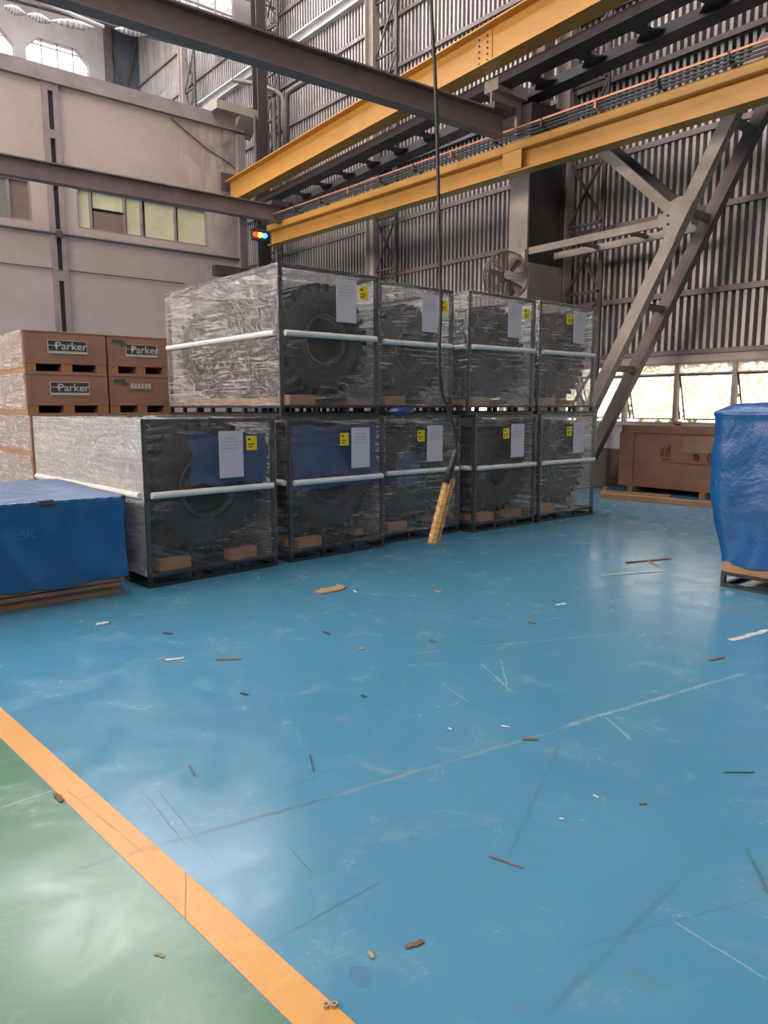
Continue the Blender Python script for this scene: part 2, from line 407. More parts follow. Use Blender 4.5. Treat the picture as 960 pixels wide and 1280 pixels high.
for k, z in enumerate(zs):
    for i in range(30 if k else 26):
        y = -3.12+i*1.04 + (0 if k < 2 else 0)
        if y > 30.5: continue
        o = link('corrugated_sheet', sheet_me, wall); o.location = (-.02+.004*(k % 2)+random.uniform(0, .004), y, z)
for z in (2.5, 6.15, 9.8, 13.45):      # the far stretch not reached by the rows above
    for i in range(3 if z > 2.6 else 7):
        y = -3.12+(30 if z > 2.6 else 26)*1.04+i*1.04
        if y < 30.9:
            o = link('corrugated_sheet', sheet_me, wall); o.location = (-.02, y, z)
m = MB()
m.box(0,-9,0, .22,31,1.2); m.build('low_wall', M['white_wall'], wall)
m = MB(); m.box(-.006,-9,0, 0,31,.74); m.build('brown_dado', M['brown_dado'], wall)
m = MB(); m.box(-.03,-9,1.2, .25,31,1.24); m.build('window_sill', M['white_wall'], wall)
m = MB(); m.box(.0,-9,2.32, .2,31,2.50); m.build('lintel', M['pale_steel'], wall)
m = MB(); m.box(-.04,-3.1,2.46, .0,31,2.54); m.box(.0,-9,2.5,.1,-3.12,16.5); m.build('sheet_edge_angle', M['grey_steel'], wall)
m = MB(); m.box(.0,12.2,1.24,.2,31,2.32); m.box(0,-9,1.24,.2,-2.4,2.32); m.build('blank_wall_panel', M['coping'], wall)
for z in (3.5, 4.87, 6.15, 7.5, 8.75, 9.75, 10.9, 12.9, 14.3):
    m = MB(); m.box(-.07,-3,z-.035, .018,31,z+.035); m.box(-.075,-3,z-.035,-.065,31,z+.06)
    m.build('girt', M['grey_steel'] if z > 3 else M['pale_steel'], wall)
m = MB(); m.box(-.16,-3,11.75, .018,31,11.9); m.box(-.3,-3,11.9,-.02,31,11.94); m.build('lit_look_girt', M['white_pipe'], wall)  # thick girt; its lit look is put into the white colour
# windows of the right-hand wall, 1.04 m bays
pane_m, n, p, o_ = newmat('frosted_window_pane'); n.nodes.remove(p)
v = coords(n); a = nz(n, v, 3, 6, .75, .5); b = nz(n, v, 40, 3)
tl = node(n, 'ShaderNodeBsdfTranslucent'); n.links.new(mixc(n, mr(n, a, .4, .65, 0, 1), (.97,.93,.88), (.85,.70,.40)), tl.inputs[0])
tp = node(n, 'ShaderNodeBsdfTransparent'); mx = node(n, 'ShaderNodeMixShader')
n.links.new(mr(n, b, .3, .7, .38, .62), mx.inputs[0]); n.links.new(tp.outputs[0], mx.inputs[1]); n.links.new(tl.outputs[0], mx.inputs[2])
g = node(n, 'ShaderNodeBsdfGlossy'); g.inputs['Roughness'].default_value = .15; m3 = node(n, 'ShaderNodeMixShader'); m3.inputs[0].default_value = .06
n.links.new(mx.outputs[0], m3.inputs[1]); n.links.new(g.outputs[0], m3.inputs[2]); n.links.new(m3.outputs[0], o_.inputs[0])
M['pane'] = pane_m
k = 0
for i in range(-9, 5):
    ya = 6.90+i*1.04; yb = ya+1.04; k += 1
    we = sempty('window_%d' % k, (WX, ya, 1.24)); H = 1.08; W = 1.04
    m = MB()
    m.box(.02,-.035,0, .12,.035,H); m.box(.02,.035,H-.03,.12,W-.035,H); m.box(.02,.035,0,.12,W-.035,.03)
    m.box(.03,.035,.875,.10,W-.035,.90); m.build('window_frame', M['pale_steel'], we)
    m = MB(); m.box(.06,.036,.9,.066,W-.036,H-.03); m.build('fixed_pane', M['pane'], we)
    ang = random.choice((.30,.30,.26,.33))
    s = MB(); s.box(0,.04,-.83, .006,W-.04,-.012); pv = s.build('awning_pane', M['pane'], we)
    f = MB(); f.box(-.01,.036,-.84, .02,.056,-.0); f.box(-.01,W-.056,-.84,.02,W-.036,0); f.box(-.01,.056,-.84,.02,W-.056,-.82); f.box(-.01,.056,-.02,.02,W-.056,0)
    fo = f.build('sash', M['dark_steel'], pv)
    pv.location = (.07, 0, .872); pv.rotation_euler = (0, -ang, 0)
# plants seen outside through the windows
random.seed(9); lf = MB()
for i in range(4500):
    y = random.uniform(-4, 14); z = random.betavariate(1.6, 1.2)*3.3; x = 15.2+random.uniform(-.5, .5)
    s = random.uniform(.04, .11); q = Matrix.Rotation(random.uniform(0, 6.3), 3, 'X') @ Matrix.Rotation(random.uniform(-1.2, 1.2), 3, 'Z')
    b = len(lf.v)
    for a_, c_ in ((-1, 0), (0, -.45), (1, 0), (0, .45)): lf.v.append(tuple(Vector((x, y, z))+q @ Vector((0, a_*s, c_*s))))
    lf.face((b, b+1, b+2, b+3))
M['leaf'] = stained('yellow_green_leaves', (.60,.62,.16), (.38,.48,.10), 3, .6)
lo = lf.build('foliage', M['leaf'], recalc=False); lo['kind'] = 'stuff'; lo['label'] = 'yellow green foliage outside the windows of the corrugated wall'; lo['category'] = 'foliage'
m = MB(); m.box(12.75,-12,-.25, 40,34,-.02); struct(m.build('ground_outside', stained('outside_ground', (.35,.32,.27), (.28,.25,.2), 1, .9)))

# wall columns (lattice) standing against the right-hand wall
def lattice_column(y, label, ztop=14.0, w=.75, wx=12.12):
    t = thing('wall_column', label, 'column', (wx, y, 0))
    m = MB(); m.ibeam((0,0,0), (0,0,ztop), .30, .22, .018, .012, upv=(0,1,0)); m.v = [(x, yy, z) for x, yy, z in m.v]; m.build('main_leg', M['pale_steel'], t)
    m = MB(); m.bar((.0,-w,0),(.0,-w,ztop),.09,.05); m.build('outer_leg', M['dark_steel'], t)
    z = 1.2; k = 0; m = MB()
    while z < ztop-1.3:
        m.bar((-.02,0,z),(-.02,-w,z+1.15),.03,.05,(0,1,0)); m.bar((.03,-w,z),(.03,0,z+1.15),.03,.05,(0,1,0))
        m.bar((0,0,z),(0,-w,z),.05,.05); z += 1.25
    m.build('lacing', M['dark_steel'], t); return t
lattice_column(9.05, 'laced steel wall column right of the broad crane column')
lattice_column(14.95, 'tall laced steel wall column behind the hanging cable')
lattice_column(20.2, 'laced steel wall column near the end of the concrete wall')
lattice_column(25.6, 'laced steel wall column in the hall beyond the concrete wall')

# ------------------------------------------------------------------ setting: concrete wall (plane y = 20)
cw = sempty('wall_left', (0, 20, 0))
CWT = 9.38
def wallboxes(b, x0, x1, z0, z1, holes, y0=0, y1=.3):
    xs = x0
    for (a, c, d, e) in sorted(holes):
        b.box(xs, y0, z0, a, y1, z1); b.box(a, y0, z0, c, y1, d); b.box(a, y0, e, c, y1, z1); xs = c
    b.box(xs, y0, z0, x1, y1, z1)
m = MB(); wallboxes(m, X0, 11.15, 0, CWT, [(3.6,5.3,6.05,7.03),(6.39,9.97,6.07,7.08)]); m.build('concrete_panel', M['concrete'], cw)
m = MB(); m.box(X0,-.14,CWT, 11.2,.42,CWT+.36); m.build('coping', M['coping'], cw)
m = MB(); m.box(10.15,-.5,9.72, 11.65,.5,9.95); m.prism([(-.5,9.72),(.1,9.72),(.1,9.3)], 0, 10.9, 11.5); m.build('corbel_slab', M['col_base'], cw)
# slotted pier
for nm, x, zz in (('pier', 5.88, 0),):
    m = MB(); m.box(x-.19,-.08,0, x-.06,0,CWT); m.box(x+.06,-.08,0,x+.19,0,CWT); 
    for z0, z1 in ((0,.4),(3.2,3.4),(4.7,4.95),(5.75,5.95),(7.0,7.15),(8.1,8.3),(9.2,9.38)): m.box(x-.06,-.08,z0,x+.06,0,z1)
    m.build('pier', M['coping'], cw)
    m = MB(); m.box(x-.06,-.03,.4,x+.06,-.001,9.2); m.build('pier_slot', M['slot'], cw)
for x, w_ in ((10.95,.2),):
    m = MB(); m.box(x,-.15,0,x+.25,.0,9.3); m.build('end_pier', M['coping'], cw)
m = MB(); m.cyl((X0,-.07,5.84),(11.1,-.07,5.84),.035); m.cyl((5.88,-.15,5.84),(5.88,-.0,5.84),.09)
m.build('wall_pipe', M['pipe'], cw)
m = MB(); m.cyl((X0,-.05,4.98),(9.2,-.05,4.98),.015); m.build('wall_conduit', M['pipe'], cw)
m = MB()
for a, b in (((9.0,9.3),(10.0,8.75)),((10.0,8.75),(10.7,8.5)),((10.7,8.5),(10.9,8.4))): m.cyl((a[0],-.04,a[1]),(b[0],-.04,b[1]),.018)
m.build('sagging_wire', M['pipe'], cw)
# rows of panes in the concrete wall
pm = stained('lit_look_pane', (.66,.62,.40), (.48,.46,.32), 1.5, .35, bmp=0)  # the glow of lit glass is put into this opaque cream colour
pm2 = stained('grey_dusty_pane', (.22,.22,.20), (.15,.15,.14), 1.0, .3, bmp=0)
brd = stained('brown_board', (.22,.15,.13), (.17,.12,.1), 1.5, .7)
def wallwin(idx, x0, x1, z0, z1, cells):
    e = sempty('window_%d' % idx, (x0, 20, z0)); W = x1-x0; H = z1-z0
    m = MB(); m.box(0,.0,0,W,.12,.04); m.box(0,0,H-.04,W,.12,H); m.box(0,0,.04,.04,.12,H-.04); m.box(W-.04,0,.04,W,.12,H-.04)
    m.box(0,.24,0,W,.28,H)
    m.build('window_frame', M['coping'], e)
    for (a, b, c, d, mt, nm) in cells:
        q = MB(); q.box(a+.03,.08,c+.03,b-.03,.1,d-.03); pn = q.build(nm, mt, e)
        q = MB(); q.box(b-.03,.03,c,b+.03,.12,d); q.build('mullion', M['coping'], e)
def wx_(u): return P(u, 265, 1, 20).x
b0 = 6.39
cells = [(wx_(95)-b0, wx_(114)-b0, 0,1.01, pm, 'pane'), (wx_(116)-b0, wx_(156)-b0, .55,1.01, pm, 'pane'), (wx_(116)-b0, wx_(156)-b0, 0,.53, brd, 'board'),
         (wx_(158)-b0, wx_(177)-b0, 0,1.01, pm, 'pane'), (wx_(181)-b0, wx_(219)-b0, 0,1.01, pm, 'pane'), (wx_(222)-b0, wx_(258)-b0, 0,1.01, pm, 'pane')]
wallwin(k+1, 6.39, 9.97, 6.07, 7.08, cells)
wallwin(k+2, 3.6, 5.3, 6.05, 7.03, [(0,1.2,0,.98,pm2,'pane'),(1.2,1.68,0,.98,brd,'board')])

# ------------------------------------------------------------------ setting: the gable glazing above, far wall, remaining walls, roof
gz = sempty('wall_gable', (0, 19.9, 0))
ws = flat('painted_mullion', (.2,.17,.17))
def gx(u): return P(u, 20, 1, 19.8).x
m = MB()
m.box(X0,0,12.0,12.4,.15,12.22); m.box(X0,0,15.4,12.4,.15,16.4); m.box(10.95,0,12.2,11.5,.2,15.4); m.box(X0,0,12.2,4,.15,15.4); m.box(7.9,0,12.2,8.3,.15,15.4)
m.build('gable_frame', M['far_concrete'], gz)
m = MB()
for a, b in ((4.0,7.9),(8.3,10.95),(11.5,12.4)):
    nn = max(2, round((b-a)/.55))
    for i in range(nn+1): x = a+(b-a)*i/nn; m.box(x-.018,.04,12.2,x+.018,.1,15.4)
    for z in (12.45,13.1,13.75,14.4): m.box(a,.05,z-.015,b,.09,z+.015)
m.build('glazing_bars', ws, gz)
M['clear_pane'] = film_mat('dusty_clear_glazing', .3, .2, base=.5)
m = MB(); m.box(4,.065,12.2,7.9,.07,15.4); m.box(8.3,.065,12.2,10.95,.07,15.4); m.box(11.5,.065,12.2,12.4,.07,15.4); m.build('glazing_pane', M['clear_pane'], gz)
# the glazing looks onto a bright sky gap in the roof of the rear hall
fwl = sempty('wall_far', (0, 30.5, 0))
m = MB()
def cham(b, x0, x1, z0, z1, c=.42):
    for sx, xx in ((1,x0),(-1,x1)):
        b.prism([(xx, z1), (xx+sx*c, z1), (xx, z1-c)], 1, 0, .3)
holes = [(5.6,7.85,13.0,14.95),(8.25,10.5,13.0,15.0)]
wallboxes(m, X0, 11.15, 0, 16.5, holes)
for h in holes: cham(m, h[0], h[1], h[2], h[3])
m.build('far_concrete_panel', M['far_concrete'], fwl)
m = MB()
for h in holes:
    for i in range(1, 4): x = h[0]+(h[1]-h[0])*i/4; m.box(x-.02,.1,h[2],x+.02,.14,h[3])
    m.box(h[0],.1,h[3]-.22,h[1],.14,h[3]-.18)
m.build('window_bars', ws, fwl)
m = MB(); m.box(11.15,0,0,12.5,.1,16.5); m.build('dark_steel_panel', stained('blue_grey_sheet', (.06,.065,.09), (.05,.05,.07), 1, .6), fwl)
m = MB(); m.bar((11.2,-.1,11.5),(12.4,-.1,16),.05,.05); m.bar((12.4,-.1,11.5),(11.2,-.1,16),.05,.05); m.box(11.1,-.2,0,11.35,0,16.5); m.build('cross_brace', M['dark_steel'], fwl)
# walls behind the camera and to its left, roof with roof lights
dw = stained('dim_wall', (.12,.105,.10), (.09,.08,.075), 1, .85)
m = MB(); m.box(X0,Y0-.3,0,X1+.2,Y0,16.5); struct(m.build('wall_back', dw))
m = MB(); m.box(X0-.3,Y0,0,X0,Y1,6.0); m.box(X0-.3,Y0,11.2,X0,Y1,16.5); struct(m.build('wall_side', dw))
m = MB()
for a, b in ((X0,.6),(2.4,6.1),(7.9,X1+.2)): m.box(a,Y0,16.4,b,20,16.6)
m.box(X0,20,16.4,1.0,31,16.6); m.box(11.0,20,16.4,X1+.2,31,16.6)
rfm = stained('roof_sheet', (.20,.18,.18), (.15,.13,.13), 1, .7); struct(m.build('ceiling', rfm))
# ------------------------------------------------------------------ roof truss, pipe and glint shapes in the rear hall
t = thing('roof_truss', 'tangle of grey roof truss members above the far concrete wall', 'truss', (0, 24, 0))
m = MB(); m.bar((2,0,12.75),(12.3,0,13.35),.2,.16); m.build('bottom_chord', M['grey_steel'], t)
m = MB(); m.bar((2,0,13.5),(12.3,0,14.1),.16,.14); m.build('top_chord', M['grey_steel'], t)
for i in range(12):
    x = 2.3+i*.85; dz = .058*(x-2)
    m = MB(); m.bar((x,0,12.78+dz),(x+.42,0,13.5+dz),.05,.05); m.bar((x+.42,0,13.5+dz),(x+.85,0,12.8+dz),.05,.05); m.build('diagonal', M['pale_steel'], t)
t = thing('walkway_pipe', 'white diagonal pipe under the roof above the chamfered windows', 'pipe', (0, 22.5, 0))
a = P(45, 0, 1, 22.5); b = P(130, 34, 1, 22.5); m = MB(); m.cyl((a.x,0,a.z),(b.x,0,b.z),.05); m.cyl((a.x-.9,0,a.z+.05),(a.x,0,a.z),.05); m.build('pipe', M['white_pipe'], t)
m = MB(); m.cyl((b.x,0,b.z),(b.x,0,b.z+1.2),.015); m.build('hanger', M['dark_steel'], t)
for (u0, v0, u1, v1, lab) in ((64,26,118,35,'white glint shape under the roof truss, left of the two bright ones'), (144,36,187,43,'white glint shape under the roof truss, right of the two bright ones'),
                              (5,8,32,18,'white glint shape at the upper left edge'), (34,18,64,28,'white glint shape between edge glint and the larger bright one')):
    a = P(u0, v0, 1, 23.2); b = P(u1, v1, 1, 23.2)  # white spindles added to stand for bright glints in the truss
    t = thing('glint_shape', lab, 'lamp', (a.x, 23.2, a.z)); d = Vector((b.x-a.x, 0, b.z-a.z))
    m = MB(); pts = 8; prev = None
    for i in range(pts):
        p0 = d*(i/pts); p1 = d*((i+1)/pts); r0 = .02+.10*math.sin(math.pi*i/pts); r1 = .02+.10*math.sin(math.pi*(i+1)/pts)
        m.cyl(p0, p1, r0, 12, r1)
    m.build('glint_body', M['white_pipe'], t, smooth=True)
    m = MB(); m.cyl(d*.5, d*.5+Vector((0,0,.9)), .012, 6); m.build('suspension_rod', M['dark_steel'], t)

# ------------------------------------------------------------------ steel columns and crane runways
t = thing('crane_column', 'broad steel crane column with pale lower casing behind the wrapped cages', 'column', (11.5, 9.33, 0))
m = MB(); m.box(-.5,-.22,4.2,-.47,.22,6.95); m.box(.47,-.22,4.2,.5,.22,6.95); m.box(-.47,-.20,4.2,.47,-.17,6.95); m.build('shaft', [M['dark_steel']], t)
m = MB(); m.box(-.54,-.22,4.2,-.5,.22,6.6); m.build('lit_look_flange', M['pale_steel'], t)  # paler steel puts the lit look of this side into the colour
m = MB(); m.box(-.52,-.24,0,.52,.24,4.2); m.build('casing', M['col_base'], t, bevel=.01)
m = MB(); m.prism([(-.56,6.6),(.55,6.6),(.55,7.02),(-.15,7.02),(-.56,6.95)], 1, -.26, .26); m.build('column_head', M['dark_steel'], t)
m = MB(); m.box(-1.35,-.16,7.0,-.56,.16,7.2); m.box(-1.35,-.02,6.55,-.56,.02,7.0); m.box(-1.35,-.16,6.45,-.56,.16,6.55); m.build('bracket', M['pale_steel'], t)
m = MB(); m.ibeam((.0,-.15,7.02),(.0,-.15,14),.3,.22,upv=(0,1,0)); m.build('upper_shaft', M['grey_steel'], t)
m = MB(); m.box(-.62,-.24,4.02,-.54,.0,4.42)
for dz in (4.12,4.32): m.cyl((-.66,-.12,dz),(-.62,-.12,dz),.025,8)
m.build('gusset_plate', M['pale_steel'], t)
# far column at the end of the concrete wall
t = thing('crane_column', 'slim dark steel column at the end of the beige concrete wall', 'column', (11.45, 19.4, 0))
m = MB(); m.ibeam((0,-.15,0),(0,-.15,14),.30,.3,.02,.02,upv=(0,1,0)); m.build('shaft', M['dark_steel'], t)
m = MB(); m.box(-1.3,-.15,6.95,0,.15,7.2); m.box(-1.6,-.12,5.2,0,.12,5.48); m.build('bracket', M['dark_steel'], t)
m = MB(); m.cyl((-.35,-.3,2),(-.35,-.3,9.6),.05); m.cyl((.25,-.35,3),(.25,-.35,10.2),.07); m.build('riser_pipe', M['pipe'], t)
t = thing('process_pipe', 'dark pipe with elbows rising beside the end of the concrete wall', 'pipe', (0, 0, 0))
pts = [P(292,100,0,11.9), P(316,104,0,11.9), P(332,108,0,11.9), P(346,114,0,11.9), P(354,122,0,11.9), P(356,150,0,11.9), P(357,195,0,11.9)]
m = MB(); m.tube(pts, .07, 8); m.build('pipe_run', M['pipe'], t, smooth=True)
pts = [P(400,92,0,11.6), P(372,108,0,11.6), P(360,116,0,11.6), P(358,130,0,11.6), P(358,200,0,11.6)]
m = MB(); m.tube(pts, .08, 8); m.build('pipe_branch', M['pipe'], t, smooth=True)

def seg(a, b, t0, t1):
    a = Vector(a); b = Vector(b); return a+(b-a)*t0, a+(b-a)*t1
# upper yellow runway girder
a = P(303,249,2,7.25); b = P(770,0,2,7.25); d = (b-a).normalized(); a2 = a - d*.75; b2 = b+d*9
t = thing('runway_girder', 'large upper yellow crane girder with bolted splice plate', 'girder', a2)
L = b2-a2; m = MB(); m.ibeam((0,0,0), L, .62, .34, .025, .02); m.build('girder', M['yellow_steel'], t)
ts = (9.25-a2.y)/(L.y)
q = L*ts; m = MB(); sdv = Vector((-d.y, d.x, 0)).normalized()
if sdv.x > 0: sdv = -sdv
m.bar(q-d*.2+sdv*.018, q+d*.2+sdv*.018, .02, .52, du=.31); m.build('splice_plate', M['yellow_steel'], t)
for i in (-.10, .10):
    for j in range(5):
        bo = MB(); c = q+d*i+sdv*.028+Vector((0,0,.12+j*.095)); bo.cyl(c, c+sdv*.02, .016, 6); bo.build('bolt', M['dark_steel'], t)
m = MB(); m.bar((0,0,0), L, .06, .06, du=.65); m.build('crane_rail', M['pale_steel'], t)
m = MB(); m.bar(sdv*.02-d*.06, sdv*.02-d*.10, .45, .5, du=.62); m.build('end_stop', M['dark_steel'], t)
# dark surge girder beside it
t = thing('surge_girder', 'dark horizontal lattice girder beside the upper yellow girder', 'girder', a2+Vector((.45,0,-.09)))
m = MB(); m.bar((0,0,0), L, .34, .16); m.build('near_chord', M['dark_steel'], t)
m = MB(); off = Vector((.85,.1,0)); m.bar(off, L+off, .34, .16); m.build('far_chord', M['dark_steel'], t)
n_ = int(L.length/1.05)
for i in range(n_):
    p0 = L*((i+.3)/n_); m = MB(); m.bar(p0, p0+off+L*(.2/n_), .2, .03)
    e1 = L.normalized()*.28; q1 = p0+L*(.1/n_)+Vector((.17,0,0)); q2 = q1+Vector((.2,.02,0)); m.hexa([q1-e1, q1+e1, q2+e1*.3, q2-e1*.3]+[x_+Vector((0,0,.02)) for x_ in (q1-e1, q1+e1, q2+e1*.3, q2-e1*.3)])
    q1 = p0+L*(.1/n_)+Vector((.70,.08,0)); q2 = q1-Vector((.2,.02,0)); m.hexa([q1+e1, q1-e1, q2-e1*.3, q2+e1*.3]+[x_+Vector((0,0,.02)) for x_ in (q1+e1, q1-e1, q2-e1*.3, q2+e1*.3)])
    m.build('batten', M['dark_steel'], t)
    if 0: pass
# lower yellow runway girder with conductor bars
a = P(340,308,2,5.5); b = P(960,125,2,5.5); d = (b-a).normalized(); a1 = a.copy(); b1 = b+d*7
t = thing('runway_girder', 'lower yellow crane girder carrying conductor bars', 'girder', a1)
L1_ = b1-a1; m = MB(); m.ibeam((0,0,0), L1_, .36, .26, .022, .016); m.build('girder', M['yellow_steel'], t)
sd1 = Vector((-d.y, d.x, 0)).normalized()
if sd1.x > 0: sd1 = -sd1
m = MB(); m.bar(sd1*.13, L1_+sd1*.13, .03, .13, du=.41); m.build('channel', M['yellow_steel'], t)
m = MB(); m.bar((0,0,0), L1_, .05, .05, du=.385); m.build('crane_rail', M['dark_steel'], t)
nb_ = int(L1_.length/.95)
for i in range(nb_):
    c = L1_*((i+.5)/nb_)
    m = MB(); m.bar(c+sd1*.1, c+sd1*.36, .03, .03, du=.50); m.bar(c+sd1*.34+Vector((0,0,.49)), c+sd1*.34+Vector((0,0,.62)), .03, .03); m.build('conductor_bracket', M['dark_steel'] if i % 3 else M['copper'], t)
m = MB(); m.bar(sd1*.33, L1_+sd1*.33, .03, .03, du=.60); m.build('copper_conductor', M['copper'], t)
for k_, (s_, z_, mt) in enumerate(((.30,.56,'teal'), (.27,.52,'pipe'), (.24,.485,'teal'))):
    m = MB(); m.bar(sd1*s_, L1_+sd1*s_, .028, .026, du=z_); m.build('conductor_bar', M[mt], t)
tq = (8.72-a1.y)/L1_.y; q = L1_*tq
m = MB(); m.bar(q-d*.2+sd1*.14, q+d*.2+sd1*.14, .02, .30, du=.18); m.build('joint_plate', M['yellow_steel'], t)
GY = a1
# grey crane bridges: two joists running along x, resting on the lower runway
def bridge(pa, pb, za, zt, ext, label):
    a = P(*pa, 2, za); b = P(*pb, 2, za); d = (b-a).normalized(); a0 = a - d*ext
    t = thing('crane_bridge', label, 'girder', a0)
    L = b-a0; m = MB(); m.ibeam((0,0,0), L, zt-za, .22, .025, .014); m.build('bridge_beam', M['grey_steel'], t)
    m = MB(); c = L-d*.12
    m.bar(c-d*.22, c+d*.28, .30, .10, du=(zt-za)+.04); m.build('end_carriage', M['dark_steel'], t)
    # its wheels run on the rail
    return t
bridge((75,4),(628,173),5.93,6.30,13,'near grey crane bridge beam crossing in front of the upper yellow girder')
bridge((0,218),(352,279),5.93,6.30,14,'far grey crane bridge beam in front of the concrete wall')
t = thing('collector_bracket', 'small pale angle bracket at the end of the near grey crane bridge', 'bracket', P(640,150,1,8.75))
m = MB(); m.bar((-.3,0,0),(.12,0,.12),.05,.05); m.bar((.12,0,.12),(.12,0,-.25),.05,.05); m.build('angle', M['pale_steel'], t)
# phase indicator lamps
c = P(325,294,1,18.6)
t = thing('indicator_lamps', 'small box with red, yellow and blue lamps under the far end of the lower girder', 'lamp', c)
m = MB(); m.box(-.22,0,-.13,.22,.15,.13); m.box(-.24,-.1,.13,.24,.15,.16); m.build('lamp_box', M['dark_steel'], t)
for dx, mt in ((-.15,'lamp_red'),(-.01,'lamp_yellow'),(.14,'lamp_blue')):
    m = MB(); m.cyl((dx,-.07,0),(dx,0,0),.062,12,.07); m.build('lamp_lens', M[mt], t)
m = MB(); m.bar((0,.1,.13),(.1,.6,.7),.04,.04); m.build('lamp_arm', M['dark_steel'], t)

# ------------------------------------------------------------------ bracing of the bay (double members, plane x = 11 and 11.55)
BX = 11.0; BX2 = 11.75
t = thing('cross_brace', 'pale double steel cross brace with battens right of the crane column', 'brace', (BX, 0, 0))
def B(u, v, x=BX): q = P(u, v, 0, x); return Vector((x-BX, q.y, q.z))
c = B(850,272); up_ = B(934,100); lo_ = B(752,478); c_dir = (up_-lo_)
top = c+(up_-c)*1.3; bot = Vector((0, 9.0, .1)); bot = c+(lo_-c).normalized()*((c.z-.12)/((c-lo_).normalized().z))
off = Vector((BX2-BX, 0, 0))
for o_, nm in ((Vector((0,0,0)),'front_diagonal'), (off,'rear_diagonal')):
    m = MB(); m.bar(bot+o_, top+o_, .09, .20, (0,0,1)); m.bar(bot+o_+Vector((.06,0,0)), top+o_+Vector((.06,0,0)), .12, .02, (0,0,1), du=-.09); m.build(nm, M['pale_steel'] if nm[0] == 'f' else M['grey_steel'], t)
tl_ = Vector((0, 9.15, B(722,168).z)); tl_ = B(725,165)
for o_, nm in ((Vector((.0,0,0)),'front_counter_diagonal'), (off,'rear_counter_diagonal')):
    m = MB(); e_ = c+(c-tl_).normalized()*.1
    m.bar(tl_+o_, e_+o_, .08, .15, (0,0,1)); m.build(nm, M['pale_steel'] if nm[0] == 'f' else M['dark_steel'], t)
m = MB(); st0 = B(662,314)
m.bar(st0, c+Vector((0,.05,-.02)), .06, .12, (0,0,1)); m.build('front_strut', M['pale_steel'], t)
m = MB(); m.bar(st0+off, c+off+Vector((0,.05,-.02)), .06, .12, (0,0,1)); m.build('rear_strut', M['pale_steel'], t)
for f_ in (.33, .66):
    q = st0+(c-st0)*f_; m = MB(); m.bar(q, q+off, .08, .05); m.build('batten', M['grey_steel'], t)
for (u_, v_) in ((898,152),(862,262),(817,380),(770,460)):
    tt = (B(u_, v_).z-bot.z)/(top.z-bot.z); q = bot+(top-bot)*tt; m = MB(); m.bar(q, q+off, .10, .10); m.build('batten', M['grey_steel'], t)
gd = (top-bot).normalized(); gh = Vector((0, -gd.z, gd.y)).normalized()
m = MB(); cc = c+Vector((-.055,0,0))
pl = [cc-gd*.3+gh*.12, cc+gd*.28+gh*.12, cc+gd*.28-gh*.12, cc+gd*.05-gh*.34, cc-gd*.22-gh*.30]
pl = [(p_.y, p_.z) for p_ in pl]; m.prism(pl, 0, -.07, -.045); m.build('gusset_plate', M['pale_steel'], t)
for dy, dz in ((.27,.12),(.16,.05),(.26,-.13),(.15,-.08)):
    m = MB(); m.cyl((-.095, c.y+dy, c.z+dz), (-.07, c.y+dy, c.z+dz), .022, 8); m.build('bolt', M['dark_steel'], t)

# ------------------------------------------------------------------ wall fan on the column
c = P(633, 345, 1, 8.75)
t = thing('wall_fan', 'large wire guarded wall fan above the wrapped cages beside the crane column', 'fan', c, HEAD-R(90)+R(12))
RF = .41
for y_ in (-.09, .07):
    m = MB()
    for i in range(1, 12):
        r_ = RF*(.22+.78*i/11); yy = y_*(1-.55*(r_/RF)**2)
        m.tube([(r_*math.cos(a_*R(10)), yy, r_*math.sin(a_*R(10))) for a_ in range(36)], (.0065 if y_ > 0 else .0045) if i < 11 else .010, 5, True)
    for j in range(8):
        a_ = j*math.pi/4; m.bar((.05*math.cos(a_), y_, .05*math.sin(a_)), (RF*math.cos(a_), y_*.45, RF*math.sin(a_)), .007, .007, (0,1,0))
    m.build('guard', M['black_steel'] if y_ > 0 else M['grey_steel'], t)
m = MB(); m.cyl((0,-.11,0),(0,-.07,0),.075,18); m.build('badge', M['pale_steel'], t)
m = MB(); m.cyl((0,.05,0),(0,.22,0),.09,16); m.build('motor', M['dark_steel'], t)
for a_ in (48, 168, 288):
    r_ = R(a_); m = MB(); e1 = Vector((math.cos(r_),0,math.sin(r_))); e2 = Vector((-math.sin(r_),.0,math.cos(r_)))
    pts = [e1*.06-e2*.03, e1*.34-e2*.05, e1*.37+e2*.02, e1*.30+e2*.06, e1*.06+e2*.03]; b_ = len(m.v)
    m.v += [tuple(q_+Vector((0,-.02-.02*(i_ > 2),0))) for i_, q_ in enumerate(pts)]+[tuple(q_+Vector((0,-.012-.02*(i_ > 2),0))) for i_, q_ in enumerate(pts)]
    m.face((0,1,2,3,4)); m.face((9,8,7,6,5))
    for i_ in range(5): m.face((i_, (i_+1) % 5, 5+(i_+1) % 5, 5+i_))
    m.build('blade', M['black_steel'], t)
m = MB(); m.bar((0,.2,0),(.45,.42,-.12),.05,.05); m.build('wall_arm', M['dark_steel'], t)

